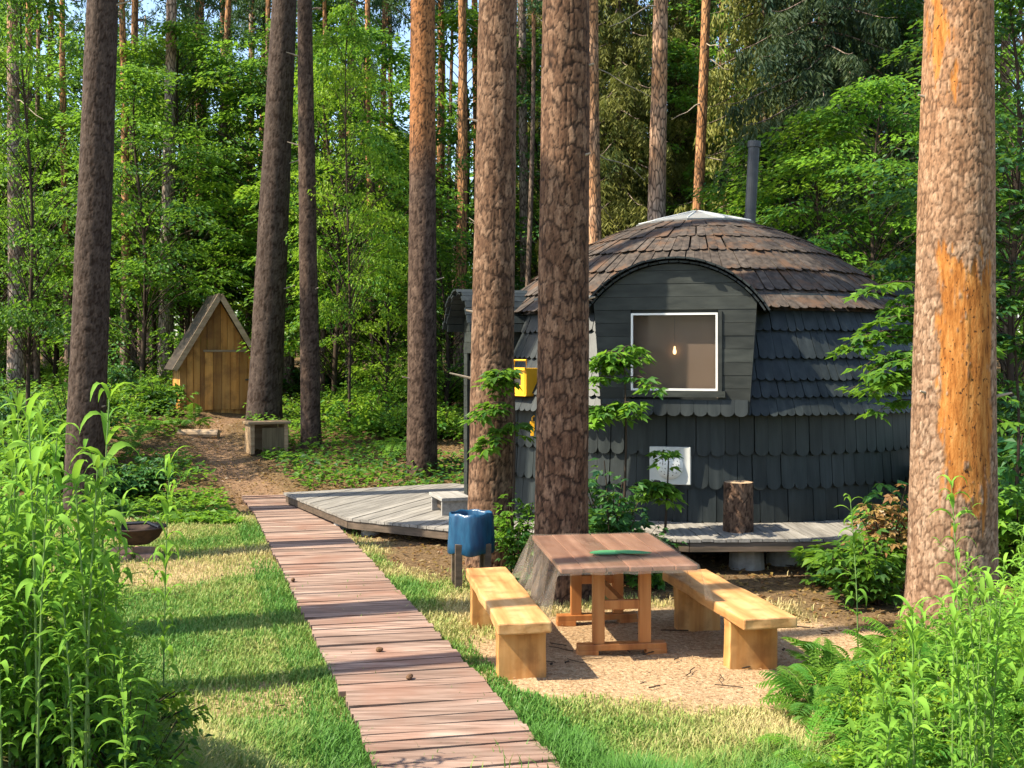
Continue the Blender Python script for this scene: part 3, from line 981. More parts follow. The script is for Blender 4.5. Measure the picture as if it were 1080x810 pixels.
def slab_noise(mb, c, s, rz=0.0, amp=0.008, seed=0, nx=6, ny=28, nz=3):
    """a hewn plank: a box with softly uneven sides"""
    hx, hy, hz = s[0] / 2, s[1] / 2, s[2] / 2
    vi = {}; V = []; Fs = []

    def vid(i, j, k):
        key = (i, j, k)
        if key not in vi:
            x = -hx + 2 * hx * i / nx; y = -hy + 2 * hy * j / ny; z = -hz + 2 * hz * k / nz
            if i in (0, nx): x += (fbm(np.array([y * 3 + i]), np.array([z * 8 + seed]), seed)[0] - 0.5) * amp * 3
            if k in (0, nz): z += (fbm(np.array([y * 3]), np.array([x * 9 + seed + k]), seed)[0] - 0.5) * amp * 0.8
            if j in (0, ny): y += (fbm(np.array([x * 9]), np.array([z * 9 + j]), seed)[0] - 0.5) * amp
            vi[key] = len(V); V.append((x, y, z))
        return vi[key]
    for a in range(nx):
        for b in range(ny):
            Fs.append((vid(a, b, 0), vid(a, b + 1, 0), vid(a + 1, b + 1, 0), vid(a + 1, b, 0)))
            Fs.append((vid(a, b, nz), vid(a + 1, b, nz), vid(a + 1, b + 1, nz), vid(a, b + 1, nz)))
    for b in range(ny):
        for c_ in range(nz):
            Fs.append((vid(0, b, c_), vid(0, b, c_ + 1), vid(0, b + 1, c_ + 1), vid(0, b + 1, c_)))
            Fs.append((vid(nx, b, c_), vid(nx, b + 1, c_), vid(nx, b + 1, c_ + 1), vid(nx, b, c_ + 1)))
    for a in range(nx):
        for c_ in range(nz):
            Fs.append((vid(a, 0, c_), vid(a + 1, 0, c_), vid(a + 1, 0, c_ + 1), vid(a, 0, c_ + 1)))
            Fs.append((vid(a, ny, c_), vid(a, ny, c_ + 1), vid(a + 1, ny, c_ + 1), vid(a + 1, ny, c_)))
    V = np.array(V)
    co, si = math.cos(rz), math.sin(rz)
    V = np.c_[V[:, 0] * co - V[:, 1] * si, V[:, 0] * si + V[:, 1] * co, V[:, 2]] + np.array(c)
    mb.add(V, Fs, tint=rng.rand())


def bench(label, x, y, rz, L, W, legs, seed):
    b = thing('plank_bench', label, 'bench', (x, y, 0), rz)
    sm = MB(); slab_noise(sm, (0, 0, 0.415), (W, L, 0.085), 0, 0.012, seed)
    sm.build('seat', M['pine_seat'], b, bevel=0.012)
    for k, ly in enumerate(legs):
        lm_ = MB(); slab_noise(lm_, (0, ly, 0.175), (W * 0.93, 0.13, 0.40), 0, 0.006, seed + 3 + k, 4, 3, 6)
        lm_.build('leg', M['pine_leg'], b, bevel=0.006)
    return b


bench('yellow pine plank bench between the boardwalk and the table', -0.07, 9.03, R(9), 2.12, 0.39, (-0.86, 0.72), 3)
bench('yellow pine plank bench on the hut side of the table by the ferns', 1.74, 9.05, R(11), 1.86, 0.42, (-0.56, 0.60), 31)

# bin: blue bag on a post stand
p = at(496, 622, 0.0)
bn = thing('waste_bin', 'wooden bin stand wrapped in a blue plastic bag beside the trunk', 'bin', (p[0], p[1] + 0.2, 0.0), R(10))
th = np.linspace(0, 2 * math.pi, 73)[:-1]
prof = [(0.16, 0.42), (0.225, 0.35), (0.235, 0.36), (0.232, 0.46), (0.228, 0.56), (0.222, 0.66), (0.218, 0.735), (0.212, 0.765), (0.20, 0.768), (0.19, 0.75), (0.185, 0.62), (0.17, 0.45), (0.001, 0.44)]
vv = []
for k, (r_, z_) in enumerate(prof):
    wr = 0.004 * np.sin(th * 7 + k * 0.5) + 0.003 * np.sin(th * 23 + k * 0.9) + 0.0025 * np.sin(th * 41 - k)
    sq = 1 + 0.06 * np.cos(4 * th)
    rr = r_ * sq + wr * min(1, r_ / 0.1)
    zz = z_ + 0.010 * np.sin(th * 5 + 1) * (0.3 < z_) * (z_ < 0.4) + 0.006 * np.sin(th * 7) * (z_ > 0.7)
    vv.append(np.c_[rr * np.cos(th), rr * np.sin(th), zz])
vv = np.concatenate(vv); ns = len(th)
i = np.arange(len(prof) - 1)[:, None] * ns; j = np.arange(ns)[None, :]; k = (j + 1) % ns
MB().add(vv, np.stack([i + j, i + k, i + ns + k, i + ns + j], -1).reshape(-1, 4), tint=0.5).build('bin_bag', M['bag'], bn, smooth=True)
for (sx, sy) in ((-1, -1), (1, -1), (1, 1), (-1, 1)):
    MB().box((sx * 0.15, sy * 0.15, 0.21), (0.07, 0.07, 0.50)).build('post', M['joist'], bn)
MB().box((0, 0, 0.395), (0.34, 0.34, 0.04)).build('base_board', M['joist'], bn)


# ------------------------------------------------------------------ bark logs, stumps
def voro(u, v, nu, cu, cv, seed):
    gu = u / cu; gv = v / cv
    iu = np.floor(gu); iv = np.floor(gv)
    f1 = np.full(u.shape, 9.0); f2 = np.full(u.shape, 9.0); idd = np.zeros(u.shape)
    for a in (-1, 0, 1):
        for b in (-1, 0, 1):
            ci = iu + a; cj = iv + b
            wi = np.mod(ci, nu)
            jx = ci + 0.15 + 0.7 * hash2(wi, cj, seed); jy = cj + 0.1 + 0.8 * hash2(wi, cj, seed + 7)
            d = np.hypot(gu - jx, gv - jy)
            h = hash2(wi, cj, seed + 13)
            lt = d < f1
            f2 = np.where(lt, f1, np.minimum(f2, d))
            idd = np.where(lt, h, idd)
            f1 = np.where(lt, d, f1)
    return f1, f2 - f1, idd


def bark_trunk(zs, cxy, rad, seed, cu=0.055, cv=0.12, step=0.016, depth=0.008, flare=0.0, zflare=0.0, tone=None, light=0.0, strip=None):
    """trunk skin with raised bark plates; zs rows, cxy(z) centre, rad(z) radius"""
    r_ref = float(np.max(rad(np.array([zs[0] + 1.0, zs[-1]]))))
    nu = max(6, int(round(2 * math.pi * r_ref / cu))); cu = 2 * math.pi * r_ref / nu
    ns = max(16, int(2 * math.pi * r_ref / step))
    th = np.arange(ns) * 2 * math.pi / ns
    T, Z = np.meshgrid(th, zs)
    Tb = np.mod(T + math.pi, 2 * math.pi)                  # seam at the back
    u = Tb * r_ref; v = Z
    jag = fbm(u * 40, v * 26, seed + 21, 2) - 0.5
    uw = u + (fbm(u * 7, v * 3.0, seed + 3, 3) - 0.5) * cu * 1.7 + jag * cu * 0.42
    vw = v + (fbm(u * 8, v * 7, seed + 5, 3) - 0.5) * cv * 0.8 + (fbm(u * 40, v * 20, seed + 23, 2) - 0.5) * cv * 0.25
    f1, e, idd = voro(uw, vw, nu, cu, cv, seed)
    nb = max(6, int(round(2 * math.pi * r_ref / (cu * 0.42)))); cb = 2 * math.pi * r_ref / nb
    f1b, eb, iddb = voro(u + (fbm(u * 30, v * 20, seed + 9, 2) - 0.5) * cb * 2.0, v + (fbm(u * 25, v * 25, seed + 11, 2) - 0.5) * cv * 0.5, nb, cb, cv * 0.36, seed + 31)
    width = 0.09 + 0.30 * vnoise(u * 8, v * 5, seed + 17)
    crack = sst(e / width)
    flake = sst(eb / 0.2)
    h = sst(crack * 1.4) * (0.8 + 0.2 * idd) + 0.10 * flake * iddb
    rr = rad(Z)
    if flare:
        lob = 0.65 + 0.35 * np.sin(T * 5 + seed)
        rr = rr * (1 + flare * lob * np.exp(-np.clip(Z - zflare, 0, 9) / 0.28))
    sm = strip(T, Z) if strip is not None else np.zeros_like(Z)
    rr = rr + depth * (h - 0.6) * (1 - sm) - sm * depth * 0.9 + 0.012 * (vnoise(T * 2.2, Z * 1.5, seed + 50) - 0.5)
    c = cxy(Z)
    V = np.stack([c[0] + rr * np.sin(T), c[1] - rr * np.cos(T), Z], -1).reshape(-1, 3)
    n = len(zs)
    i = np.arange(n - 1)[:, None] * ns; j = np.arange(ns)[None, :]; k = (j + 1) % ns
    q = np.stack([i + j, i + k, i + ns + k, i + ns + j], -1).reshape(-1, 4)
    tn = tone(Z) if tone is not None else np.zeros_like(Z)
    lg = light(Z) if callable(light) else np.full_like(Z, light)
    cr = crack * (0.76 + 0.24 * flake)
    return MB().add(V, q, crack=cr.ravel(), plate=np.clip(0.45 * idd + 0.30 * iddb + 0.55 * (fbm(u * 18, v * 9, seed + 41, 3) - 0.5) + 0.14, 0, 1).ravel(), tone=tn.ravel(), strip=sm.ravel(), light=lg.ravel())


p = at(781, 562, 0.4)
lg = thing('bark_log', 'upright bark-covered log standing on the deck under the window', 'log', (p[0], p[1] + 0.12, 0.402))
zs = np.arange(0, 0.565, 0.016)
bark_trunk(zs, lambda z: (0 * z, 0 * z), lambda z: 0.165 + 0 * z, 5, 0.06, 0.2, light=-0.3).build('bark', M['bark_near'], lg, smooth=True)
MB().lathe([(0.001, 0.562), (0.158, 0.558), (0.158, 0.5)], 20, tint=0.5).build('cut_face', M['log_end'], lg)

# ------------------------------------------------------------------ near pine trunks
PINE_CROWN = []


def pine_crown_mesh(seed, H, zb, Rm, n_br, dens):
    r = np.random.RandomState(seed)
    lf = MB(); br = MB()
    for k in range(n_br):
        z = zb + (H - zb) * (r.rand() ** 0.9)
        t = (z - zb) / (H - zb)
        L = Rm * (0.45 + 0.55 * r.rand()) * (1 - 0.75 * t ** 2)
        a = r.rand() * 2 * math.pi
        q = np.linspace(0, 1, 6)
        p = np.c_[np.cos(a) * L * q, np.sin(a) * L * q, z + L * (0.25 * q + 0.12 * np.sin(q * 3 + k))]
        br.tube(p, 0.05 * (1 - 0.8 * q) * (0.4 + 0.6 * (1 - t)), 4, False, tint=0.3)
        m = int(dens * L)
        tq = r.rand(m) ** 0.6 * 0.75 + 0.28
        c = np.c_[np.interp(tq, q, p[:, 0]), np.interp(tq, q, p[:, 1]), np.interp(tq, q, p[:, 2])] + r.randn(m, 3) * np.array([0.28, 0.28, 0.14])
        for rep in range(3):
            D = r.randn(m, 3) + np.array([np.cos(a), np.sin(a), 0.6]) * 0.6; D /= np.linalg.norm(D, axis=1, keepdims=True)
            N = r.randn(m, 3)
            lf.leaves(c, D, N, 0.22 + 0.14 * r.rand(m), 0.07, r.rand(m), 0.02, 0.05)
    return lf.join(br, 1).mesh('crown')


pcs = [pine_crown_mesh(101, 20, 13.5, 2.6, 40, 26), pine_crown_mesh(102, 22, 15, 2.3, 36, 26), pine_crown_mesh(103, 19, 12.5, 2.2, 34, 26)]
for b in pcs:
    b.materials.append(M['pine_needle']); b.materials.append(M['bark_mid'])


def mesh_obj(name, me, parent):
    o = bpy.data.objects.new(name, me); col.objects.link(o); o.parent = parent
    return o


def near_pine(label, pA, pB, wA, wB, D, seed, **kw):
    """pA, pB: photo points on the trunk axis (x, y); wA, wB widths there in photo pixels"""
    xA, zA = lat(pA[0], D), lev(pA[1], D); xB, zB = lat(pB[0], D), lev(pB[1], D)
    rA, rB = wA * D / F / 2, wB * D / F / 2
    sx = (xB - xA) / (zB - zA); sr = (rB - rA) / (zB - zA)
    x0 = xA - sx * zA
    z0 = float(hgt(x0, D)) - 0.1
    H = 19.0
    root = thing('pine_tree', label, 'tree', (x0 + sx * z0, D, z0), 0, None)

    def rad(z):
        return np.maximum(rA + sr * (z + z0 - zA), 0.04) if not np.isscalar(z) else max(rA + sr * (z + z0 - zA), 0.04)
    ztop = zB + 0.6 - z0
    step = kw.pop('step', 0.016)
    zs = np.arange(0, ztop, step * 1.1)
    bark_trunk(zs, lambda z: (sx * z, 0 * z), rad, seed, step=step, **kw).build('trunk', M['bark_near'], root, smooth=True)
    sr_ = np.random.RandomState(seed + 900)
    for k in range(3):
        z_ = 1.6 + (ztop - 2.2) * sr_.rand(); a_ = sr_.choice([-1, 1]) * (0.9 + 0.6 * sr_.rand()); r_ = float(rad(np.array([z_]))[0]); q = np.linspace(0, 1, 4)
        l_ = 0.07 + 0.22 * sr_.rand() ** 2
        MB().tube(np.c_[sx * z_ + np.sin(a_) * (r_ - 0.02 + l_ * q), -np.cos(a_) * (r_ - 0.02 + l_ * q), z_ + l_ * 0.25 * q], 0.017 * (1 - 0.5 * q), 7, True, tint=0.5).build('branch_stub', M['dead_twig'], root)
    # upper stem, limbs and crown above
    zz = np.linspace(ztop - 0.05, H, 24)
    r1 = rad(np.array([ztop]))[0]
    up = MB().tube(np.c_[sx * zz, 0 * zz, zz], np.interp(zz, [ztop, H], [r1, 0.05]), 14, True, tone=np.repeat(sst((zz - 7) / 4), 14), tint=0.0)
    up.build('upper_trunk', M['bark_mid'], root, smooth=True)
    v = pcs[seed % 3]
    c = mesh_obj('crown', v, root); c.location = (sx * 14, 0, 0); c.rotation_euler = (0, 0, seed * 1.3)
    return root


near_pine('dark thick pine trunk standing behind the tall weeds, left of the shed', (93, 400), (108, 0), 38, 31, 16.0, 2, step=0.024, cu=0.045, cv=0.20, flare=0.1, light=-0.95)  # shade lying on this trunk is put into its dark bark tone
near_pine('thick dark furrowed trunk just right of the wooden shed', (279, 430), (299, 20), 36, 26, 24.0, 4, step=0.034, cu=0.065, cv=0.34, flare=0.25, light=-0.95)  # bark colour darkened for the shade the trunk stands in
near_pine('slim dark trunk between the small box and the shed-side thick trunk, rising behind the box', (328, 470), (321, 0), 21, 15, 22.0, 6, step=0.03, cu=0.07, cv=0.22, flare=0.2, light=-0.75)  # shade painted in as a darker bark tone
near_pine('straight pine behind the low deck, grey below and orange above', (445, 480), (446, 0), 32, 25, 20.0, 8, step=0.026, cu=0.055, cv=0.22, flare=0.12, light=-0.7, tone=lambda z: sst((z - 5.3) / 1.4) * 0.85)  # shade is painted into the grey bark; the orange is its own
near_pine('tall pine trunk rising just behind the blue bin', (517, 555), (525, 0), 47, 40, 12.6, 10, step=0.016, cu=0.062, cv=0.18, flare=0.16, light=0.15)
near_pine('thick reddish pine trunk directly behind the picnic table', (592, 555), (597, 0), 56, 49, 10.9, 13, step=0.014, cu=0.068, cv=0.19, flare=0.35, light=0.0)


def strip_mask(T, Z):
    t = np.where(T > math.pi, T - 2 * math.pi, T) + 0.38       # 0 faces the camera, + is to the right
    z = Z
    n = (fbm(t * 6, z * 5, 77, 4) - 0.5) + (fbm(t * 16, z * 4, 79, 3) - 0.5) * 0.6
    e1 = np.minimum((t + 0.44 - 0.16 * np.clip(3.0 - z, 0, 3) + n * 0.5), (1.08 - t + n * 0.35)) * 6
    e2 = np.minimum((z - 1.22 + n * 0.8), (3.28 - z + n * 0.9)) * 5
    m = sst(np.minimum(e1, e2) * 1.6 + 0.2) * (1 - sst((fbm(t * 11, z * 7, 81, 3) - 0.76) * 25))
    e3 = (1 - np.hypot((t + 0.62) / 0.34, (z - 5.3) / 0.36) + n * 2.4) * 3
    e4 = (1 - np.hypot((t + 0.10) / 0.16, (z - 4.78) / 0.16) + n * 2.4) * 3
    return np.maximum(m, np.maximum(sst(e3), sst(e4)))


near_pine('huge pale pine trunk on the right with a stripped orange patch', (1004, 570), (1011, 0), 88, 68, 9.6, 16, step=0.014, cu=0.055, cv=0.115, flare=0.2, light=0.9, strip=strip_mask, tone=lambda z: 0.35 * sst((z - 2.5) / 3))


# ------------------------------------------------------------------ mid-distance trees
def mid_trunk(mb, H, r0, r1, lean, wob, tone_z, pale, seed, sides=14):
    r = np.random.RandomState(seed)
    zz = np.linspace(-0.3, H, 34)
    t = zz / H
    p = np.c_[lean * zz + wob * np.sin(t * 5 + seed), wob * np.sin(t * 4 + seed * 2), zz]
    rad = r0 + (r1 - r0) * np.clip(t, 0, 1) + 0.25 * r0 * np.exp(-np.clip(zz, 0, 9) / 0.3)
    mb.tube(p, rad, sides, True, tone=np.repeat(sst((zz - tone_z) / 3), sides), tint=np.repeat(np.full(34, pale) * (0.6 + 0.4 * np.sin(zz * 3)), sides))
    return p


def dead_sticks(mb, p, n, zlo, zhi, seed, L=1.6):
    r = np.random.RandomState(seed)
    for k in range(n):
        z = zlo + (zhi - zlo) * r.rand()
        c = np.array([np.interp(z, p[:, 2], p[:, 0]), np.interp(z, p[:, 2], p[:, 1]), z])
        a = r.rand() * 2 * math.pi; l = L * (0.4 + 0.6 * r.rand()); q = np.linspace(0, 1, 5)
        pts = c + np.c_[np.cos(a) * l * q, np.sin(a) * l * q, l * (-0.25 * q - 0.25 * q * q) + 0.06 * np.sin(q * 7 + k)]
        mb.tube(pts, 0.016 * (1 - 0.75 * q) + 0.003, 4, False, tint=0.5)


def mid_pine(label, px, D, wpx, lean=0.0, tone_z=3.0, pale=0.0, seed=0, H=20.0, sticks=8, group=None):
    x = lat(px, D); y = D; z = float(hgt(x, y))
    x -= lean * (lev(200, D) - z)
    root = thing('pine_tree', label, 'tree', (x, y, z), 0, group)
    mb = MB(); r0 = wpx * D / F / 2
    p = mid_trunk(mb, H, r0 * 1.12, 0.06, lean, 0.08, tone_z, pale, seed)
    if sticks:
        ds = MB(); dead_sticks(ds, p, sticks, 2.5, 12, seed)
        mb.join(ds, 1)
    to = mb.build('trunk', M['bark_mid'], root, smooth=True)
    if sticks: to.data.materials.append(M['dead_twig'])
    c = mesh_obj('crown', pcs[seed % 3], root); c.location = (lean * 14, 0, H - (20, 22, 19)[seed % 3]); c.rotation_euler = (0, 0, seed * 0.9); c.scale = (0.7, 0.7, 1)
    return root


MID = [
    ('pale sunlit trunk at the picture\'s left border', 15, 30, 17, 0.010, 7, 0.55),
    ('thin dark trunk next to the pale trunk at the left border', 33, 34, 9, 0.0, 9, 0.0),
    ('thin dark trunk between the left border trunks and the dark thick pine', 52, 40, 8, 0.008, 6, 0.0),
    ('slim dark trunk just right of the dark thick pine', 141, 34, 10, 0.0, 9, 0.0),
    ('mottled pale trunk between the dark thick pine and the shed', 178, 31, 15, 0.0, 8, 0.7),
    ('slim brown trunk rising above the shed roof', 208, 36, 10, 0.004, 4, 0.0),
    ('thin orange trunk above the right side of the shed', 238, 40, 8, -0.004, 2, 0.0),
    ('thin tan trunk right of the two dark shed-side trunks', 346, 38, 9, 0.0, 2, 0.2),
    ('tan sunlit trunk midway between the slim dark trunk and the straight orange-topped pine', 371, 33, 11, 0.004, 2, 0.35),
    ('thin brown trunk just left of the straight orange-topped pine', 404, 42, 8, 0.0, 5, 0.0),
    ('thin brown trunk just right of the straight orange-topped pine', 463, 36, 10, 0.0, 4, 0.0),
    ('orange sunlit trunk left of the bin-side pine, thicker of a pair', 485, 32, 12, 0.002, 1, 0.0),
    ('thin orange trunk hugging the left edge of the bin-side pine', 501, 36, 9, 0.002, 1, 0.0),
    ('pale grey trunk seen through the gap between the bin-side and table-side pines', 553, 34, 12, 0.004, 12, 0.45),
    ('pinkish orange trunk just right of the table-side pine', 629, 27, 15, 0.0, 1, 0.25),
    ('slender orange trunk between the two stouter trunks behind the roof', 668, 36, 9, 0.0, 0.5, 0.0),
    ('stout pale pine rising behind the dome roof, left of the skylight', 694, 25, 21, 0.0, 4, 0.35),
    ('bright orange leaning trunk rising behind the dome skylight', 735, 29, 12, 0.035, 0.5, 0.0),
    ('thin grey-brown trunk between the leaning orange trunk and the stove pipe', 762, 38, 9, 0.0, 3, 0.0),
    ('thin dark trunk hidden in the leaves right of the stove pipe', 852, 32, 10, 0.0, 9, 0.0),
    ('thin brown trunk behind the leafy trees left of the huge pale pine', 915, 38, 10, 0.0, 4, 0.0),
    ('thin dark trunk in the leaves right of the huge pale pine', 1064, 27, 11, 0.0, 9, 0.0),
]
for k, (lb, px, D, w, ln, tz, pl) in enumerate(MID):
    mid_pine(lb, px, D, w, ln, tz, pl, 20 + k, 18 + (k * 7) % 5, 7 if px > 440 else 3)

# pines beside the frame whose trunk shadows stripe the lawn; some are left crownless to let sun through
for k, (x, y, w, bare) in enumerate([(-6.3, 12.4, 0.50, 0), (-6.8, 8.4, 0.62, 1), (-6.2, 6.6, 0.32, 1), (-11.0, 19.0, 0.4, 0)]):
    root = thing('pine_tree', 'unseen pine beyond the left edge, crown left off for the sun, whose shadow crosses the lawn' if bare else 'tall pine beyond the left edge whose crown dapples the hut', 'tree', (x, y, float(hgt(x, y))), 0, 'crownless pines beyond the left edge' if bare else 'pines beyond the left edge')
    mb = MB(); mid_trunk(mb, 13 if bare else 20, w / 2 * 1.1, w / 2 * 0.75 if bare else 0.1, 0.0, 0.05, 6, 0, 60 + k)
    mb.build('trunk', M['bark_mid'], root, smooth=True)
    if not bare:
        c = mesh_obj('crown', pcs[1], root); c.location = (0, 0, 0.5); c.rotation_euler = (0, 0, k)

# dark slim trunks standing among the leaves, nearer than the far pines
dk = np.random.RandomState(41); spd = []
while len(spd) < 26:
    D = 29 + 14 * dk.rand(); px = -10 + 1100 * dk.rand(); x = lat(px, D)
    if 560 < px < 860 and D < 36 or 170 < px < 262 and D < 30: continue
    if any(abs(px - q) < 14 for q in spd): continue
    spd.append(px)
    root = thing('pine_tree', 'slim dark trunk among the leaves of the middle forest', 'tree', (x, D, float(hgt(x, D))), dk.rand() * 6, 'slim dark trunks of the middle forest')
    mb = MB(); p = mid_trunk(mb, 17, 0.09 + 0.09 * dk.rand(), 0.04, 0.02 * dk.randn() * 0.6, 0.1, 9 if dk.rand() < 0.6 else 2, 0.0, len(spd), 8)
    mb.build('trunk', M['bark_mid'], root, smooth=True)
    c = mesh_obj('crown', pcs[len(spd) % 3], root); c.location = (0, 0, -1); c.scale = (0.42, 0.42, 0.9)

# far pines, copies of four
protos = []
for k in range(4):
    r = thing('pine_tree', 'slim forest pine standing far back among the leaves', 'tree', (0, 0, 0), 0, 'far pines deep in the forest')
    mb = MB(); p = mid_trunk(mb, 19 + k, 0.15 + 0.03 * k, 0.05, 0.0, 0.12, 2 + 2 * k, 0.5 * (k == 2), 80 + k, 8)
    mb.build('trunk', M['bark_mid'], r, smooth=True)
    c = mesh_obj('crown', pcs[k % 3], r); c.location = (0, 0, k); c.scale = (0.55, 0.55, 0.95)
    KIDS[r.name] = list(r.children)
    protos.append(r)
fr_ = np.random.RandomState(8)
spots = []
while len(spots) < 64:
    D = 40 + 45 * fr_.rand(); px = -60 + 1200 * fr_.rand()
    x = lat(px, D)
    if 430 < px < 720 and fr_.rand() < 0.5: continue
    if all((x - a) ** 2 + (D - b) ** 2 > 4 for a, b in spots):
        spots.append((x, D))
for k, (x, y) in enumerate(spots):
    z = float(hgt(x, y))
    if k < 4:
        protos[k].location = (x, y, z); protos[k].rotation_euler = (0, 0, k)
    else:
        copy_tree(protos[k % 4], (x, y, z), fr_.rand() * 6.28, 0.85 + 0.3 * fr_.rand())


# ------------------------------------------------------------------ broadleaf trees
def broadleaf(seed, H, zb, Rm, nsp, nlf, L=0.11, lobed=False, spray=0.75, trunk_r=0.07):
    r = np.random.RandomState(seed)
    tr = MB(); lf = MB()
    zz = np.linspace(-0.2, H * 0.96, 18)
    ctr = np.c_[0.25 * np.sin(zz * 0.5 + seed) * zz / H, 0.25 * np.sin(zz * 0.7 + seed * 2) * zz / H, zz]
    tr.tube(ctr, np.interp(zz, [-0.2, 0.3, H], [trunk_r * 1.4, trunk_r, 0.015]), 8, False, tone=0.0, tint=0.15)
    for k in range(nsp):
        t = r.rand()
        z = zb + (H - zb) * t
        prof = Rm * (math.sin(math.pi * min(0.98, 0.18 + 0.8 * t)) ** 0.7)
        rad = prof * (0.35 + 0.65 * r.rand() ** 0.5)
        a = r.rand() * 2 * math.pi
        zt = max(0.5, z - rad * 0.55)
        base = np.array([np.interp(zt, zz, ctr[:, 0]), np.interp(zt, zz, ctr[:, 1]), zt])
        c = np.array([base[0] + rad * math.cos(a), base[1] + rad * math.sin(a), z])
        q = np.linspace(0, 1, 5)[:, None]
        pth = base + (c - base) * q + np.array([0, 0, 0.22 * rad]) * np.sin(q * math.pi)
        tr.tube(pth, 0.013 * (1 - 0.8 * q[:, 0]) * (0.5 + rad / Rm), 4, False, tint=0.1)
        m = int(nlf * (0.6 + 0.8 * r.rand()))
        sr = spray * (0.6 + 0.6 * r.rand())
        rr = sr * np.sqrt(r.rand(m)); aa = r.rand(m) * 2 * math.pi
        out = np.array([math.cos(a), math.sin(a)])
        ox, oy = rr * np.cos(aa), rr * np.sin(aa)
        dr = (ox * out[0] + oy * out[1])
        P = c + np.c_[ox, oy, -0.28 * dr - 0.1 * rr ** 2 / sr + r.randn(m) * 0.07]
        D = np.c_[np.cos(aa) + 0.5 * out[0] + r.randn(m) * 0.5, np.sin(aa) + 0.5 * out[1] + r.randn(m) * 0.5, -0.35 + r.randn(m) * 0.25]
        D /= np.linalg.norm(D, axis=1, keepdims=True)
        N = np.c_[r.randn(m) * 0.4, r.randn(m) * 0.4, np.ones(m)]
        tint = np.clip(0.45 + 0.9 * (r.rand() - 0.5) + r.randn(m) * 0.18, 0, 1)
        LL = L * (0.7 + 0.6 * r.rand(m))
        if lobed:
            lf.leaves(P, D, N, LL, LL * 0.5, tint)
            for sg in (-1, 1):
                S = np.cross(D, N); S /= np.linalg.norm(S, axis=1, keepdims=True)
                D2 = D * 0.62 + S * sg * 0.78; D2 /= np.linalg.norm(D2, axis=1, keepdims=True)
                lf.leaves(P, D2, N, LL * 0.78, LL * 0.42, tint)
        else:
            lf.leaves(P, D, N, LL, LL * 0.62, tint)
    return tr.mesh('trunk', True), lf.mesh('crown')


BL = [broadleaf(201, 8.5, 1.2, 2.3, 92, 105, 0.13), broadleaf(202, 10, 2.2, 2.6, 100, 105, 0.13), broadleaf(203, 7, 0.8, 2.1, 80, 100, 0.125), broadleaf(204, 11.5, 3.4, 2.9, 110, 105, 0.135),
      broadleaf(205, 5.0, 0.5, 1.6, 70, 60, 0.10)]
for a, b in BL:
    a.materials.append(M['twig']); b.materials.append(M['leaf'])
BLy = []
for a, b in BL[:3]:
    b2 = b.copy(); b2.materials.clear(); b2.materials.append(M['leaf_yellow']); BLy.append((a, b2))
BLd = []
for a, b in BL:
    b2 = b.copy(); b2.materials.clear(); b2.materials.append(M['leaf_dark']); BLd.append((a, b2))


def leafy(label, px, D, var, sc=1.0, rz=0.0, group=None):
    x = lat(px, D)
    root = thing('leafy_tree', label, 'tree', (x, D, float(hgt(x, D))), rz, group)
    root.scale = (sc, sc, sc)
    mesh_obj('trunk', var[0], root); mesh_obj('crown', var[1], root)
    return root


LT = [
    ('bushy light green tree at the left border beside the pale trunk', -6, 31, BLy[0], 1.15),
    ('bushy green tree between the left border and the dark thick pine', 58, 34, BL[2], 1.25),
    ('tall leafy tree behind the dark thick pine', 95, 33, BL[1], 1.1),
    ('leafy tree just right of the dark thick pine with low branches', 150, 28, BL[0], 1.0),
    ('tall light green tree whose crown hangs over the shed', 196, 31, BLy[1], 1.05),
    ('tall dark green tree directly behind the shed', 235, 34, BLd[3], 1.0),
    ('tall leafy tree behind the thick shed-side trunk', 290, 31, BL[3], 0.95),
    ('light green leafy tree right of the slim dark trunk', 352, 27, BLy[0], 1.0),
    ('leafy tree between the slim dark trunk and the straight orange-topped pine', 395, 29, BL[1], 1.0),
    ('low bushy tree left of the straight orange-topped pine\'s foot', 408, 25, BLy[2], 0.6),
    ('low leafy tree behind the deck, right of the straight orange-topped pine', 470, 28, BL[4], 0.9),
    ('leafy tree behind the stove pipe', 815, 26, BL[2], 0.95),
    ('light green tree behind the right slope of the dome roof', 868, 22.5, BLy[2], 0.95),
    ('green tree filling the gap between the dome roof and huge pale pine', 925, 21, BL[0], 0.85),
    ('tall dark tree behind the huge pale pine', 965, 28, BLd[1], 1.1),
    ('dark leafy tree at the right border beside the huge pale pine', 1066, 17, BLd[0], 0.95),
    ('tall green tree at the right border behind the dark leafy one', 1082, 24, BL[3], 1.0),
    ('green tree far behind the huge pale pine\'s right side', 1040, 31, BL[1], 1.1),
]
for k, (lb, px, D, v, sc) in enumerate(LT):
    leafy(lb, px, D, v, sc, k * 1.7)

for k, (lb, px, D, v, sc) in enumerate([
    ('slender leafy tree whose sprays brush the slim dark trunk behind the box', 368, 23.0, BLy[1], (0.45, 0.45, 0.9)),
    ('slender leafy tree at the left border in front of the pale trunk', 30, 20.0, BL[1], (0.6, 0.6, 0.9)),
]):
    r_ = leafy(lb, px, D, v, 1.0, k * 2.0); r_.scale = sc

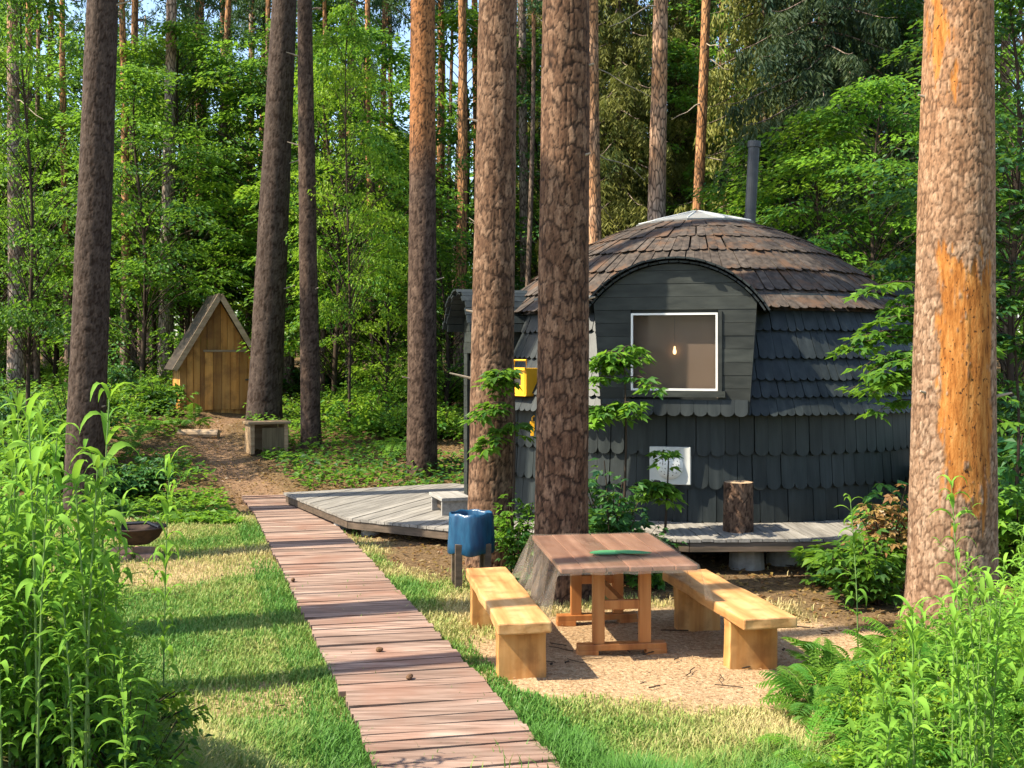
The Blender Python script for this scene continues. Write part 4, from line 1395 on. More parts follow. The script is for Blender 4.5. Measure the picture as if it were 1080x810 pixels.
spots = []
while len(spots) < 52:
    D = 33 + 34 * fr_.rand(); px = -40 + 1160 * fr_.rand()
    x = lat(px, D)
    if 440 < px < 700 and fr_.rand() < 0.85: continue
    if all((x - a) ** 2 + (D - b) ** 2 > 3 for a, b in spots):
        spots.append((x, D))
for k, (x, y) in enumerate(spots):
    v = (BL[k % 4], BLd[k % 4], BLy[k % 3], BL[(k + 2) % 4])[k % 4]
    root = thing('leafy_tree', 'leafy green tree deep in the forest behind the front trees', 'tree', (x, y, float(hgt(x, y))), fr_.rand() * 6, 'leafy trees deep in the forest')
    s_ = 0.95 + 0.5 * fr_.rand(); root.scale = (s_, s_, s_)
    mesh_obj('trunk', v[0], root); mesh_obj('crown', v[1], root)


# ------------------------------------------------------------------ spruces
def spruce(seed, H, zb, Rm, nbr):
    r = np.random.RandomState(seed)
    tr = MB(); lf = MB()
    zz = np.linspace(-0.3, H, 20)
    tr.tube(np.c_[0 * zz, 0 * zz, zz], np.interp(zz, [-0.3, 0.3, H], [0.26, 0.2, 0.02]), 10, False, tint=0.0, tone=0.0)
    for k in range(nbr):
        t = (k + r.rand()) / nbr
        z = zb + (H - zb) * t
        L = Rm * (1 - t) ** 0.75 * (0.7 + 0.45 * r.rand()) + 0.25
        a = k * 2.4 + r.randn() * 0.3
        q = np.linspace(0, 1, 8)
        dz = L * (-0.10 * q - 0.55 * q ** 2 + 0.30 * q ** 4)
        p = np.c_[np.cos(a) * L * q, np.sin(a) * L * q, z + dz]
        tr.tube(p, 0.028 * (1 - 0.85 * q), 4, False, tint=0.2)
        m = int(34 * L)
        tq = 0.1 + 0.9 * r.rand(m)
        c = np.c_[np.interp(tq, q, p[:, 0]), np.interp(tq, q, p[:, 1]), np.interp(tq, q, p[:, 2])]
        side = np.array([-math.sin(a), math.cos(a), 0.0]); out = np.array([math.cos(a), math.sin(a), 0])
        sp = r.randn(m) * 0.28 * (1.1 - 0.6 * tq)
        c = c + side * sp[:, None] + np.array([0, 0, -1.0]) * np.abs(sp)[:, None] * 0.4
        hang = 0.25 + 0.55 * r.rand(m)
        nseg = 4
        tv = np.clip(0.55 * r.rand() + r.rand(m) * 0.5, 0, 1)
        for s_ in range(nseg):
            f = s_ / nseg
            P = c + np.array([0, 0, -1.0]) * (hang * f)[:, None] + out * 0.05 * f
            for sg in (-1, 1):
                D = np.array([0, 0, -0.9]) + side * sg * (0.45 + 0.3 * r.rand(m))[:, None] + r.randn(m, 3) * 0.22
                D /= np.linalg.norm(D, axis=1, keepdims=True)
                lf.leaves(P, D, r.randn(m, 3), 0.17 * (1.15 - 0.5 * f), 0.045, tv, 0.02, 0.05)
    return tr.mesh('trunk', True), lf.mesh('crown')


SP = [spruce(301, 15, 2.2, 2.7, 130), spruce(302, 13, 1.5, 2.3, 120)]
for a, b in SP:
    a.materials.append(M['bark_mid']); b.materials.append(M['needle'])
SPD = []
for a, b in SP:
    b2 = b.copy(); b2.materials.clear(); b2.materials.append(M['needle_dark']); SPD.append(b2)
for k, (lb, px, D, v, sc) in enumerate([
    ('big drooping spruce above the dome roof, right of the stove pipe', 868, 26, 0, 1.12),
    ('drooping spruce directly behind the stove pipe', 806, 30, 1, 1.2),
    ('tall spruce partly hidden by the huge pale pine', 942, 30, 0, 1.1),
    ('olive spruce behind the table-side pine and stout pale pine', 652, 32, 1, 1.15),
    ('olive spruce behind the leaning orange trunk', 714, 36, 0, 1.1),
    ('olive spruce seen between the bin-side and table-side pines', 566, 40, 0, 1.0),
    ('spruce above the stout pale pine\'s left side, partly behind the pinkish trunk', 618, 44, 1, 1.3),
]):
    x = lat(px, D)
    root = thing('spruce_tree', lb, 'tree', (x, D, float(hgt(x, D))), k * 1.1)
    root.scale = (sc, sc, sc)
    mesh_obj('trunk', SP[v][0], root); mesh_obj('crown', SPD[v] if k in (0, 2) else SP[v][1], root)

# far woods: one mass of leaves that closes the view
m = 60000
D = 70 + 45 * fr_.rand(m); px = -200 + 1480 * fr_.rand(m)
x = (px - 540) * D / F
zt = 9 + 12 * fbm(x * 0.08, D * 0.08, 91)
z = hgt(x, D) + zt * fr_.rand(m) ** 0.9
keep = fbm(x * 0.25, z * 0.25 + D * 0.2, 55) > np.where((px > 430) & (px < 720), 0.52, 0.40)
P = np.c_[x, D, z][keep]; m = len(P)
dv = fr_.randn(m, 3); dv[:, 2] = dv[:, 2] * 0.4 - 0.3; dv /= np.linalg.norm(dv, axis=1, keepdims=True)
nv = fr_.randn(m, 3) * 0.5 + np.array([0, 0, 1])
fw = MB().leaves(P, dv, nv, 0.55 + 0.5 * fr_.rand(m), 0.45, np.clip(fbm(x[keep] * 0.3, z[keep] * 0.3, 12) * 1.6 - 0.4, 0, 1))
tag(fw.build('far_woods', M['leaf']), 'distant green woods closing the view between the trunks', 'woods', kind='stuff')


# ------------------------------------------------------------------ bushes and undergrowth
def bush(seed, Rm, H, nst, nlf, L, lobed=False):
    r = np.random.RandomState(seed)
    st = MB(); lf = MB()
    for k in range(nst):
        a = r.rand() * 2 * math.pi; rad = Rm * r.rand() ** 0.5; h = H * (0.45 + 0.55 * r.rand()) * (1 - 0.4 * (rad / Rm) ** 2)
        q = np.linspace(0, 1, 6)
        p = np.c_[np.cos(a) * rad * q ** 1.2, np.sin(a) * rad * q ** 1.2, h * (q - 0.12 * q ** 3)]
        st.tube(p, 0.012 * (1 - 0.7 * q) + 0.002, 4, False, tint=0.2)
        m = int(nlf * (0.6 + 0.8 * r.rand()))
        tq = 0.25 + 0.75 * r.rand(m) ** 0.7
        c = np.c_[np.interp(tq, q, p[:, 0]), np.interp(tq, q, p[:, 1]), np.interp(tq, q, p[:, 2])]
        aa = r.rand(m) * 2 * math.pi; off = L * (0.4 + 1.4 * r.rand(m))
        P = c + np.c_[np.cos(aa) * off, np.sin(aa) * off, r.randn(m) * 0.04]
        D = np.c_[np.cos(aa), np.sin(aa), -0.3 + 0.3 * r.randn(m)]; D /= np.linalg.norm(D, axis=1, keepdims=True)
        N = np.c_[r.randn(m, 2) * 0.4, np.ones(m)]
        tint = np.clip(0.45 + 0.8 * (r.rand() - 0.5) + 0.2 * r.randn(m), 0, 1)
        LL = L * (0.7 + 0.6 * r.rand(m))
        lf.leaves(P, D, N, LL, LL * (0.5 if lobed else 0.6), tint)
        if lobed:
            for sg in (-1, 1):
                S = np.cross(D, N); S /= np.linalg.norm(S, axis=1, keepdims=True)
                D2 = D * 0.6 + S * sg * 0.8; D2 /= np.linalg.norm(D2, axis=1, keepdims=True)
                lf.leaves(P, D2, N, LL * 0.8, LL * 0.45, tint)
    return st.mesh('stems', True), lf.mesh('foliage')


BU = [bush(401, 0.9, 1.3, 34, 42, 0.10), bush(402, 1.1, 1.0, 40, 38, 0.11), bush(403, 0.7, 1.7, 30, 44, 0.10)]
for a, b in BU:
    a.materials.append(M['twig'])
BUv = []
for mt in ('leaf', 'leaf_yellow', 'leaf_dark'):
    for a, b in BU:
        b2 = b.copy(); b2.materials.clear(); b2.materials.append(M[mt]); BUv.append((a, b2))


def put_bush(label, x, y, v, sc, rz, group=None, name='bush'):
    root = thing(name, label, 'bush', (x, y, float(hgt(x, y)) - 0.03), rz, group)
    root.scale = (sc, sc, sc) if np.isscalar(sc) else sc
    mesh_obj('stems', v[0], root); mesh_obj('foliage', v[1], root)
    return root


br_ = np.random.RandomState(77)
count = 0; spots = []
while count < 120:
    D = 19.0 + 20 * br_.rand() ** 1.2; px = -40 + 1160 * br_.rand()
    x = lat(px, D); y = D
    if dist_poly(np.array([x]), np.array([y]), PATH)[0] < 1.5 and y < 26.5: continue
    if -8.4 < x < -5.2 and 22 < y < 28.5: continue
    if math.hypot(x - DX, y - DY) < 5.0: continue
    if -5.6 < x < -2.5 and y < 22.3: continue
    if x > -2.2 and x < 0.5 and y < 21: continue
    if any((x - a) ** 2 + (y - b) ** 2 < 0.5 for a, b in spots): continue
    spots.append((x, y))
    put_bush('leafy green bush in the forest undergrowth behind the clearing', x, y, BUv[(count % 3 if br_.rand() < 0.35 else 3 + count % 3) if br_.rand() < 0.82 else 6 + count % 3], 0.75 + 0.5 * br_.rand(), br_.rand() * 6, 'undergrowth bushes')  # lighter leaves predominate, standing in for sunlight on the undergrowth
    count += 1

# low ground plants as one mass
m = 90000
D = 15.5 + 28 * br_.rand(m) ** 1.4; px = -60 + 1200 * br_.rand(m)
x = (px - 540) * D / F; y = D
ok = (dist_poly(x, y, PATH) > 0.5 + 0.3 * br_.rand(m)) & (np.hypot(x - DX, y - DY) > 3.6) & ~((x > -7.8) & (x < -5.4) & (y > 25) & (y < 28)) & (dist_poly(x, y, WALK) > 0.75)
ok &= ~((x > -3.8) & (x < 1.2) & (y < 18.6)) & (fbm(x * 0.7, y * 0.7, 33) > 0.36) & ~((x > 4.0) & (y < 16))
dd = np.hypot(x + 5.0, y - 17)
x, y = x[ok], y[ok]; m = len(x)
hh = 0.5 * fbm(x * 0.9, y * 0.9, 44) * (0.2 + 0.8 * br_.rand(m)) * np.clip((y - 14) / 6, 0.35, 1.3)
P = np.c_[x, y, hgt(x, y) + 0.02 + hh]
aa = br_.rand(m) * 6.283
Dv = np.c_[np.cos(aa), np.sin(aa), br_.randn(m) * 0.35]; Dv /= np.linalg.norm(Dv, axis=1, keepdims=True)
Nv = np.c_[br_.randn(m, 2) * 0.35, np.ones(m)]
ug = MB().leaves(P, Dv, Nv, 0.09 + 0.07 * br_.rand(m), 0.07, np.clip(fbm(x * 0.5, y * 0.5, 66) * 1.5 - 0.3 + br_.randn(m) * 0.15, 0, 1))
tag(ug.build('ground_cover', M['leaf']), 'low leafy ground plants carpeting the forest floor', 'undergrowth', kind='stuff')

# named shrubs near the hut
NB = [bush(411, 0.55, 2.2, 12, 34, 0.13, True), bush(412, 0.7, 1.1, 16, 34, 0.13, True), bush(413, 0.9, 1.9, 22, 34, 0.14, True)]
for a, b in NB:
    a.materials.append(M['twig'])


def var(k, mt):
    a, b = NB[k]
    b2 = b.copy(); b2.materials.clear(); b2.materials.append(M[mt])
    return (a, b2)


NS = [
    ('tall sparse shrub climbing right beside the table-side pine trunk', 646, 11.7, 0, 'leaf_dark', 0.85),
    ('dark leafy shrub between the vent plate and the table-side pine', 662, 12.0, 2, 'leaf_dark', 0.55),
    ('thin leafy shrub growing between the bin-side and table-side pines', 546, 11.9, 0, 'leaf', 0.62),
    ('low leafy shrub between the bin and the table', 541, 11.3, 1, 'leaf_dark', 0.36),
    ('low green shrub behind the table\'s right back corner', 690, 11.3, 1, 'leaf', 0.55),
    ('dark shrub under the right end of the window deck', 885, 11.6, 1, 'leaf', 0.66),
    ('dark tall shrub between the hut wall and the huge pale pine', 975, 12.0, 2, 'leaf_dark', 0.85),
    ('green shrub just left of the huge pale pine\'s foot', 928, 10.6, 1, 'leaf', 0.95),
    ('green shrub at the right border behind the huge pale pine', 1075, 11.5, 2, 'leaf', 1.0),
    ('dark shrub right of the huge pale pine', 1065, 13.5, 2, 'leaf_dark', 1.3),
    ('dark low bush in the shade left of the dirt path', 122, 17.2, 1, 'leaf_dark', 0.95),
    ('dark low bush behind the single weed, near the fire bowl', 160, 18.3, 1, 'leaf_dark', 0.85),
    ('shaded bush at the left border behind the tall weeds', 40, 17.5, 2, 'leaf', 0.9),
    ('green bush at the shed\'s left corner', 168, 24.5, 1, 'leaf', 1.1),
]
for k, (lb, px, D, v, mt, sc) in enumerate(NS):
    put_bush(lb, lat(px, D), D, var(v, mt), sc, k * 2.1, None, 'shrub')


# maple sapling reaching in front of the hut wall from the right
def sapling(label, x, y, H, seed, reach, mt, nsp=26):
    r = np.random.RandomState(seed)
    root = thing('sapling', label, 'sapling', (x, y, float(hgt(x, y))))
    st = MB(); lf = MB(); zz = np.linspace(0, H, 8)
    st.tube(np.c_[0.05 * np.sin(zz), 0.05 * np.cos(zz * 2), zz], np.interp(zz, [0, H], [0.022, 0.006]), 6, False, tint=0.3)
    for k in range(nsp):
        z = H * (0.58 + 0.42 * r.rand()); a = r.rand() * 6.283 if k % 2 else math.pi + r.randn() * 0.6
        L = reach * (0.4 + 0.6 * r.rand()); q = np.linspace(0, 1, 5)
        p = np.c_[np.cos(a) * L * q, np.sin(a) * L * q, z + 0.12 * np.sin(q * 2.4) - 0.18 * q * q]
        st.tube(p, 0.008 * (1 - 0.8 * q) + 0.001, 4, False, tint=0.3)
        m = 26; tq = 0.3 + 0.7 * r.rand(m); aa = r.rand(m) * 6.283
        P = np.c_[np.interp(tq, q, p[:, 0]), np.interp(tq, q, p[:, 1]), np.interp(tq, q, p[:, 2])] + np.c_[np.cos(aa), np.sin(aa), -0.2 * np.ones(m)] * (0.03 + 0.1 * r.rand(m))[:, None]
        D = np.c_[np.cos(aa), np.sin(aa), -0.35 + 0.2 * r.randn(m)]; D /= np.linalg.norm(D, axis=1, keepdims=True)
        N = np.c_[r.randn(m, 2) * 0.3, np.ones(m)]; t = np.clip(0.5 + 0.25 * r.randn(m), 0, 1); LL = 0.10 + 0.06 * r.rand(m)
        lf.leaves(P, D, N, LL, LL * 0.48, t)
        for sg in (-1, 1):
            S = np.cross(D, N); S /= np.linalg.norm(S, axis=1, keepdims=True)
            D2 = D * 0.6 + S * sg * 0.8; D2 /= np.linalg.norm(D2, axis=1, keepdims=True)
            lf.leaves(P, D2, N, LL * 0.8, LL * 0.42, t)
    st.build('stem', M['twig'], root, smooth=True); lf.build('foliage', M[mt], root)
    return root


sapling('maple sapling spreading leaves before the dome\'s right wall', lat(985, 11.2), 11.2, 3.15, 5, 0.95, 'leaf', 30)
sapling('young maple right of the huge pale pine', lat(1068, 12.4), 12.4, 4.2, 9, 0.9, 'leaf_dark', 34)
sapling('slim maple sapling between the two trunks before the yellow crate', lat(538, 12.0), 12.0, 2.4, 12, 0.4, 'leaf', 9)
sapling('young maple in front of the hut wall, left of the window', lat(655, 12.1), 12.1, 2.5, 15, 0.45, 'leaf', 14)
sapling('low maple sprig in front of the white vent plate', lat(700, 12.3), 12.3, 1.3, 22, 0.2, 'leaf', 6)
dry = put_bush('withered brown-leaved shrub before the hut wall, left of the huge pale pine', lat(935, 11.3), 11.3, var(0, 'dry_leaf'), 0.72, 1.0, None, 'shrub')


# ------------------------------------------------------------------ tall weeds, ferns
def blade_leaf(mb, base, a, L, W, el0, bend, tint, nseg=6, twist=0.0):
    q = np.linspace(0, 1, nseg + 1)
    el = el0 - bend * q
    dq = L / nseg
    hx = np.concatenate([[0], np.cumsum(np.cos(el[:-1]) * dq)]); hz = np.concatenate([[0], np.cumsum(np.sin(el[:-1]) * dq)])
    out = np.array([math.cos(a), math.sin(a), 0]); side = np.array([-math.sin(a), math.cos(a), twist])
    c = base + out * hx[:, None] + np.array([0, 0, 1.0]) * hz[:, None]
    w = W / 2 * (np.sin(np.pi * np.clip(q, 0.02, 1) ** 0.75) ** 0.8 + 0.02)
    up = np.c_[-np.sin(el)[:, None] * out[:2], np.cos(el)]
    V = np.stack([c + side * w[:, None] + up * w[:, None] * 0.25, c, c - side * w[:, None] + up * w[:, None] * 0.25], 1).reshape(-1, 3)
    f = []
    for k in range(nseg):
        b = k * 3
        f += [(b, b + 1, b + 4, b + 3), (b + 1, b + 2, b + 5, b + 4)]
    mb.add(V, f, tint=tint)


def weed_mesh(seed, H, npair, L, lean=0.06):
    r = np.random.RandomState(seed)
    st = MB(); lf = MB()
    q = np.linspace(0, 1, 9); a0 = r.rand() * 6.28
    p = np.c_[np.cos(a0) * lean * H * q ** 2, np.sin(a0) * lean * H * q ** 2, H * q]
    st.tube(p, 0.007 * (1 - 0.6 * q), 6, False, tint=0.5)
    ph = r.rand() * 3
    for k in range(npair):
        t = 0.18 + 0.80 * (k / (npair - 1)) ** 0.85
        b = np.array([np.interp(t, q, p[:, 0]), np.interp(t, q, p[:, 1]), np.interp(t, q, p[:, 2])])
        n = 2 if t < 0.93 else 3
        for j in range(n):
            a = ph + k * 1.57 + j * 2 * math.pi / n + r.randn() * 0.2
            l = L * (0.8 + 0.5 * r.rand()) * (1.0 if t < 0.88 else 0.75) * (0.75 + 0.4 * t)
            blade_leaf(lf, b, a, l, l * (0.145 + 0.05 * r.rand()), R(38 + 25 * t + r.randn() * 14), R(85 + 70 * r.rand()), float(np.clip(0.4 + 0.35 * t + r.randn() * 0.15, 0, 1)), 6, r.randn() * 0.25)
        if t < 0.9 and r.rand() < 0.5:      # small side shoot
            a = ph + k * 1.57 + r.randn()
            for j in range(4):
                blade_leaf(lf, b + np.array([math.cos(a), math.sin(a), 0.6]) * 0.05 * (j + 1) * 0.6, a + r.randn() * 0.9, L * 0.5, L * 0.12, R(40), R(70), float(r.rand() * 0.6 + 0.3), 4)
    return st.mesh('stem', True), lf.mesh('leaves', True)


WD = [weed_mesh(501 + k, 1.0, 11 + k, 0.155) for k in range(6)]
for a, b in WD:
    a.materials.append(M['stem']); b.materials.append(M['weed'])
wr = np.random.RandomState(31)


def put_weed(label, x, y, H, k, rz, group):
    root = thing('tall_weed', label, 'plant', (x, y, float(hgt(x, y)) - 0.02), rz, group)
    f_ = (0.62 + 0.2 * H) * (0.8, 1.0, 1.15, 0.9, 1.05)[(k * 7) % 5]
    root.scale = (f_, f_, H)
    mesh_obj('stem', WD[k % 6][0], root); mesh_obj('leaves', WD[k % 6][1], root)
    return root


n = 0
while n < 115:
    D = 3.9 + 1.9 * wr.rand(); px = -70 + 222 * wr.rand()
    x = lat(px, D)
    g0 = float(hgt(x, D))
    # outline of the thicket as it stands: taller towards the left
    ytop = np.interp(px, [-60, 0, 60, 105, 125, 140, 155], [430, 425, 425, 440, 545, 660, 760]) + wr.rand() ** 0.7 * 230 - 10
    H = lev(ytop, D) - g0
    if H < 0.25: continue
    H = min(H, 1.9)
    put_weed('tall green weed with drooping narrow leaves in the left thicket', x, D, H, n, wr.rand() * 6.28, 'tall weeds in the left thicket')
    n += 1
x = lat(104, 4.6); put_weed('tallest weed of the left thicket, its tip before the dark thick pine', x, 4.6, lev(410, 4.6) - float(hgt(x, 4.6)), 2, 1.0, None)
x = lat(172, 5.9); r_ = put_weed('single weed standing apart at the thicket\'s right edge', x, 5.9, lev(482, 5.9) - float(hgt(x, 5.9)), 4, 0.4, None)

n = 0
while n < 75:
    D = 4.1 + 1.7 * wr.rand(); px = -70 + 250 * wr.rand(); x = lat(px, D)
    yt = np.interp(px, [-70, 100, 140, 180], [560, 600, 660, 770]) + 170 * wr.rand()
    H = lev(yt, D) - float(hgt(x, D))
    if H < 0.2: continue
    put_weed('short green weed filling the foot of the left thicket', x, D, min(H, 0.95), n + 3, wr.rand() * 6.28, 'short weeds at the foot of the left thicket')
    n += 1
for k in range(26):
    D = 4.2 + 1.8 * wr.rand(); px = -50 + 190 * wr.rand(); x = lat(px, D)
    put_bush('low broad-leaved plant between the left thicket\'s stems', x, D, BUv[(k * 2) % 6], (0.36, 0.36, 0.32 + 0.25 * wr.rand()), wr.rand() * 6, 'broad-leaved plants in the left thicket', 'leafy_plant')
for k in range(24):
    D = 5.0 + 3.2 * wr.rand(); px = 900 + 210 * wr.rand(); x = lat(px, D)
    put_bush('low broad-leaved plant among the right ferns', x, D, BUv[(k * 2 + 1) % 6], (0.34, 0.34, 0.25 + 0.2 * wr.rand()), wr.rand() * 6, 'broad-leaved plants among the right ferns', 'leafy_plant')

# weeds by the right trunk
for k, (px, D, yt, lb) in enumerate([(905, 8.6, 525, 'slim weed left of the huge pale pine with long arching leaves'), (1012, 7.4, 505, 'slim weed in front of the huge pale pine trunk')]):
    x = lat(px, D); put_weed(lb, x, D, lev(yt, D) - float(hgt(x, D)), k + 1, 2.0 + k, None)
n = 0
while n < 90:
    D = 4.6 + 4.2 * wr.rand(); px = 900 + 240 * wr.rand(); x = lat(px, D)
    g0 = float(hgt(x, D))
    yt = np.interp(px, [850, 900, 960, 1040, 1080, 1140], [760, 720, 640, 572, 545, 530]) + 130 * wr.rand()
    H = lev(yt, D) - g0
    if H < 0.25: continue
    put_weed('green weed crowding among the ferns on the right', x, D, min(H, 1.2), n, wr.rand() * 6.28, 'weeds among the right ferns')
    n += 1


def fern_mesh(seed, nf, L):
    r = np.random.RandomState(seed)
    mb = MB()
    for k in range(nf):
        a = k * 2 * math.pi / nf + r.randn() * 0.4
        l = L * (0.6 + 0.6 * r.rand()); nseg = 18
        q = np.linspace(0, 1, nseg)
        el = R(66 + r.randn() * 14) - R(70 + 60 * r.rand()) * q
        dq = l / nseg
        hx = np.cumsum(np.cos(el) * dq); hz = np.cumsum(np.sin(el) * dq)
        out = np.array([math.cos(a), math.sin(a), 0]); side = np.array([-math.sin(a), math.cos(a), 0])
        c = out * hx[:, None] + np.array([0, 0, 1.0]) * hz[:, None]
        mb.tube(c, 0.004 * (1 - 0.7 * q), 4, False, tint=0.9)
        tv = float(np.clip(0.5 + 0.3 * r.randn(), 0, 1))
        for s_ in range(4, nseg):
            t = q[s_]
            pl = l * 0.30 * (math.sin(math.pi * min(1, (t - 0.08) * 1.02)) ** 0.75 if t < 0.99 else 0.03) * (1.15 - 0.45 * t) + 0.006
            up = -np.sin(el[s_]) * out + np.cos(el[s_]) * np.array([0, 0, 1.0]); fw_ = np.cos(el[s_]) * out + np.sin(el[s_]) * np.array([0, 0, 1.0])
            for sg in (-1, 1):
                d = side * sg * 0.92 + fw_ * 0.38 - up * 0.18; d /= np.linalg.norm(d)
                mb.leaves(c[s_][None], d[None], (up + r.randn(3) * 0.22)[None], pl * (0.9 + 0.2 * r.rand()), 0.19 * pl + 0.004, np.clip(tv + r.randn() * 0.15, 0, 1), 0.10, 0.16)
                m = 3; u = np.array([0.12, 0.3, 0.5])
                P = c[s_] + d * (u * pl)[:, None]
                for s2 in (-1, 1):
                    D = fw_ * s2 * 0.75 + d * 0.66; D /= np.linalg.norm(D)
                    mb.leaves(P, np.repeat(D[None], m, 0), np.repeat(up[None], m, 0) + r.randn(m, 3) * 0.2, 0.17 * pl * (1 - u * 0.7), 0.07 * pl, np.clip(tv + r.randn(m) * 0.1, 0, 1), 0.05, 0.1)
    me = mb.mesh('fern')
    me.materials.append(M['fern'])
    return me


FN = [fern_mesh(601, 8, 0.62), fern_mesh(602, 7, 0.7), fern_mesh(603, 9, 0.55)]
n = 0; fs = []
while n < 80:
    D = 5.0 + 3.6 * wr.rand(); px = 790 + 330 * wr.rand(); x = lat(px, D)
    lim = np.interp(D, [5.0, 6.0, 7.0, 8.0, 8.6], [840, 835, 845, 850, 880])
    if px < lim or any((x - a) ** 2 + (D - b) ** 2 < 0.03 for a, b in fs): continue
    fs.append((x, D))
    o = bpy.data.objects.new('fern', FN[n % 3]); col.objects.link(o)
    o.location = (x, D, float(hgt(x, D))); o.rotation_euler = (wr.randn() * 0.08, wr.randn() * 0.08, wr.rand() * 6.28)
    s_ = 0.50 + 0.38 * wr.rand(); o.scale = (s_, s_, s_)
    tag(o, 'bright green fern in the fern bank right of the benches', 'fern', 'ferns on the right bank')
    n += 1
# a few ferns back in the woods, left of the path
for k, (px, D) in enumerate([(140, 21), (160, 22.5), (205, 23.2), (395, 23), (420, 21.5)]):
    x = lat(px, D); o = bpy.data.objects.new('fern', FN[k % 3]); col.objects.link(o)
    o.location = (x, D, float(hgt(x, D))); o.scale = (1.2, 1.2, 1.2); o.rotation_euler = (0, 0, k)
    tag(o, ('fern left of the path, nearest to the dark bush', 'fern left of the path halfway to the shed', 'fern at the foot of the shed\'s left corner', 'fern left of the straight orange-topped pine', 'fern at the foot of the straight orange-topped pine')[k], 'fern')

# ------------------------------------------------------------------ grass
gr = np.random.RandomState(99)
m = 560000
D = 4.8 + 12.5 * gr.rand(m) ** 1.55
x = lat(0, D) * 1.05 + (lat(1080, D) - lat(0, D)) * 1.1 * gr.rand(m)
y = D
dm, pm, lm = masks(x, y)
wdist = dist_poly(x, y, WALK)
dens = np.clip(1.05 - 1.12 * dm, 0.0, 1) * (1 - pm) * (1 - 0.995 * lm)
dens *= 0.35 + 0.9 * fbm(x * 1.6, y * 1.6, 14)
edge = (wdist < 0.72)
dens = np.where(edge & (x > np.interp(y, WALK[:, 1], WALK[:, 0])), np.maximum(dens, 0.75), dens)
dens = np.where(wdist < 0.50, 0.012, dens)
dens *= np.where((y > 12.8) & (x > -2.6 + (14.6 - y) * 0.9), 0.15, 1)
keep = gr.rand(m) < dens
x, y, wdist, dmk = x[keep], y[keep], wdist[keep], dm[keep]; m = len(x)
wild = np.clip((7.2 - y) / 1.5, 0, 1) * np.clip(fbm(x * 1.2, y * 1.2, 71) * 2.4 - 0.5, 0, 1.3)
h = (0.028 + 0.045 * gr.rand(m)) * (0.7 + 0.7 * fbm(x * 0.9, y * 0.9, 18)) * (1 + 2.4 * wild)
h = np.where((wdist < 0.8), h * 1.25, h) * (1 - 0.5 * dmk)
a = gr.rand(m) * 6.283; ln = 0.25 + 0.7 * gr.rand(m)
w = 0.0018 + 0.0022 * gr.rand(m) + 0.00025 * y
z = hgt(x, y)
dx, dy = np.cos(a), np.sin(a)
b0 = np.c_[x - dy * w, y + dx * w, z - 0.01]; b1 = np.c_[x + dy * w, y - dx * w, z - 0.01]
mid0 = np.c_[x + dx * h * ln * 0.35 - dy * w * .8, y + dy * h * ln * 0.35 + dx * w * .8, z + h * 0.6]; mid1 = np.c_[x + dx * h * ln * 0.35 + dy * w * .8, y + dy * h * ln * 0.35 - dx * w * .8, z + h * 0.6]
tip = np.c_[x + dx * h * ln, y + dy * h * ln, z + h * (1.05 - 0.25 * ln)]
V = np.stack([b0, b1, mid1, mid0, tip], 1).reshape(-1, 3)
bi = np.arange(m)[:, None] * 5
green = np.clip(2.1 * fbm(x * 0.75, y * 0.75, 28, 3) - 0.64 + 0.45 * wild + 0.35 * np.clip((7.8 - y) / 0.8, 0, 1) * (x > 0) + gr.randn(m) * 0.16 - 0.12 * dmk + 0.25 * (wdist < 0.8), 0, 1)
gm = MB().add(V, bi + np.array([[0, 1, 2, 3]]), tint=np.repeat(green, 5))
gm.f.append(bi + np.array([[3, 2, 4]]))
tag(gm.build('grass', M['grass']), 'short sunlit grass with dry straw patches beside the boardwalk', 'grass', kind='stuff')

# chips, needles and crumbs on the bare dirt
m = 7000
x = -1.0 + 4.6 * gr.rand(m); y = 6.8 + 4.2 * gr.rand(m)
dm, pm, lm = masks(x, y)
keep = (gr.rand(m) < dm) & (dist_poly(x, y, WALK) > 0.55); x, y = x[keep], y[keep]; m = len(x)
aa = gr.rand(m) * 6.283
Dv = np.c_[np.cos(aa), np.sin(aa), gr.randn(m) * 0.15]; Dv /= np.linalg.norm(Dv, axis=1, keepdims=True)
cr = MB().leaves(np.c_[x, y, hgt(x, y) + 0.012], Dv, np.c_[gr.randn(m, 2) * 0.25, np.ones(m)], 0.012 + 0.035 * gr.rand(m) ** 2, 0.005 + 0.010 * gr.rand(m) ** 2, gr.rand(m))
mm = plainmat('wood_chip', (0.36, 0.24, 0.135), 0.9, 0.1, 0, 0.5, 40)
tag(cr.build('wood_chips', mm), 'wood chips and needles strewn on the bare dirt around the table', 'litter', kind='stuff')
# leaf litter on the shaded forest floor
m = 26000
x = -9 + 18 * gr.rand(m); y = 9.5 + 15 * gr.rand(m)
dm, pm, lm = masks(x, y)
keep = (gr.rand(m) < np.maximum(lm, pm * 0.35)) & (np.hypot(x - DX, y - DY) > 3.2); x, y = x[keep], y[keep]; m = len(x)
aa = gr.rand(m) * 6.283
Dv = np.c_[np.cos(aa), np.sin(aa), gr.randn(m) * 0.3]; Dv /= np.linalg.norm(Dv, axis=1, keepdims=True)
ll = MB().leaves(np.c_[x, y, hgt(x, y) + 0.015], Dv, np.c_[gr.randn(m, 2) * 0.5, np.ones(m)], 0.04 + 0.05 * gr.rand(m), 0.035, gr.rand(m))
tag(ll.build('fallen_leaves', M['dry_leaf']), 'dry brown leaf litter on the shaded forest floor', 'litter', kind='stuff')

# ------------------------------------------------------------------ shed (outhouse)
sx_, sy_ = lat(229, 26.0), 26.0
sz = float(hgt(sx_, sy_)) - 0.05
shed = thing('wooden_shed', 'small gabled shed of raw orange planks at the end of the path', 'shed', (sx_, sy_, sz), R(25))
W2, HW, HA, DP = 0.86, 1.32, 2.78, 1.1


def roofline(x): return HA - (HA - HW) * abs(x) / W2


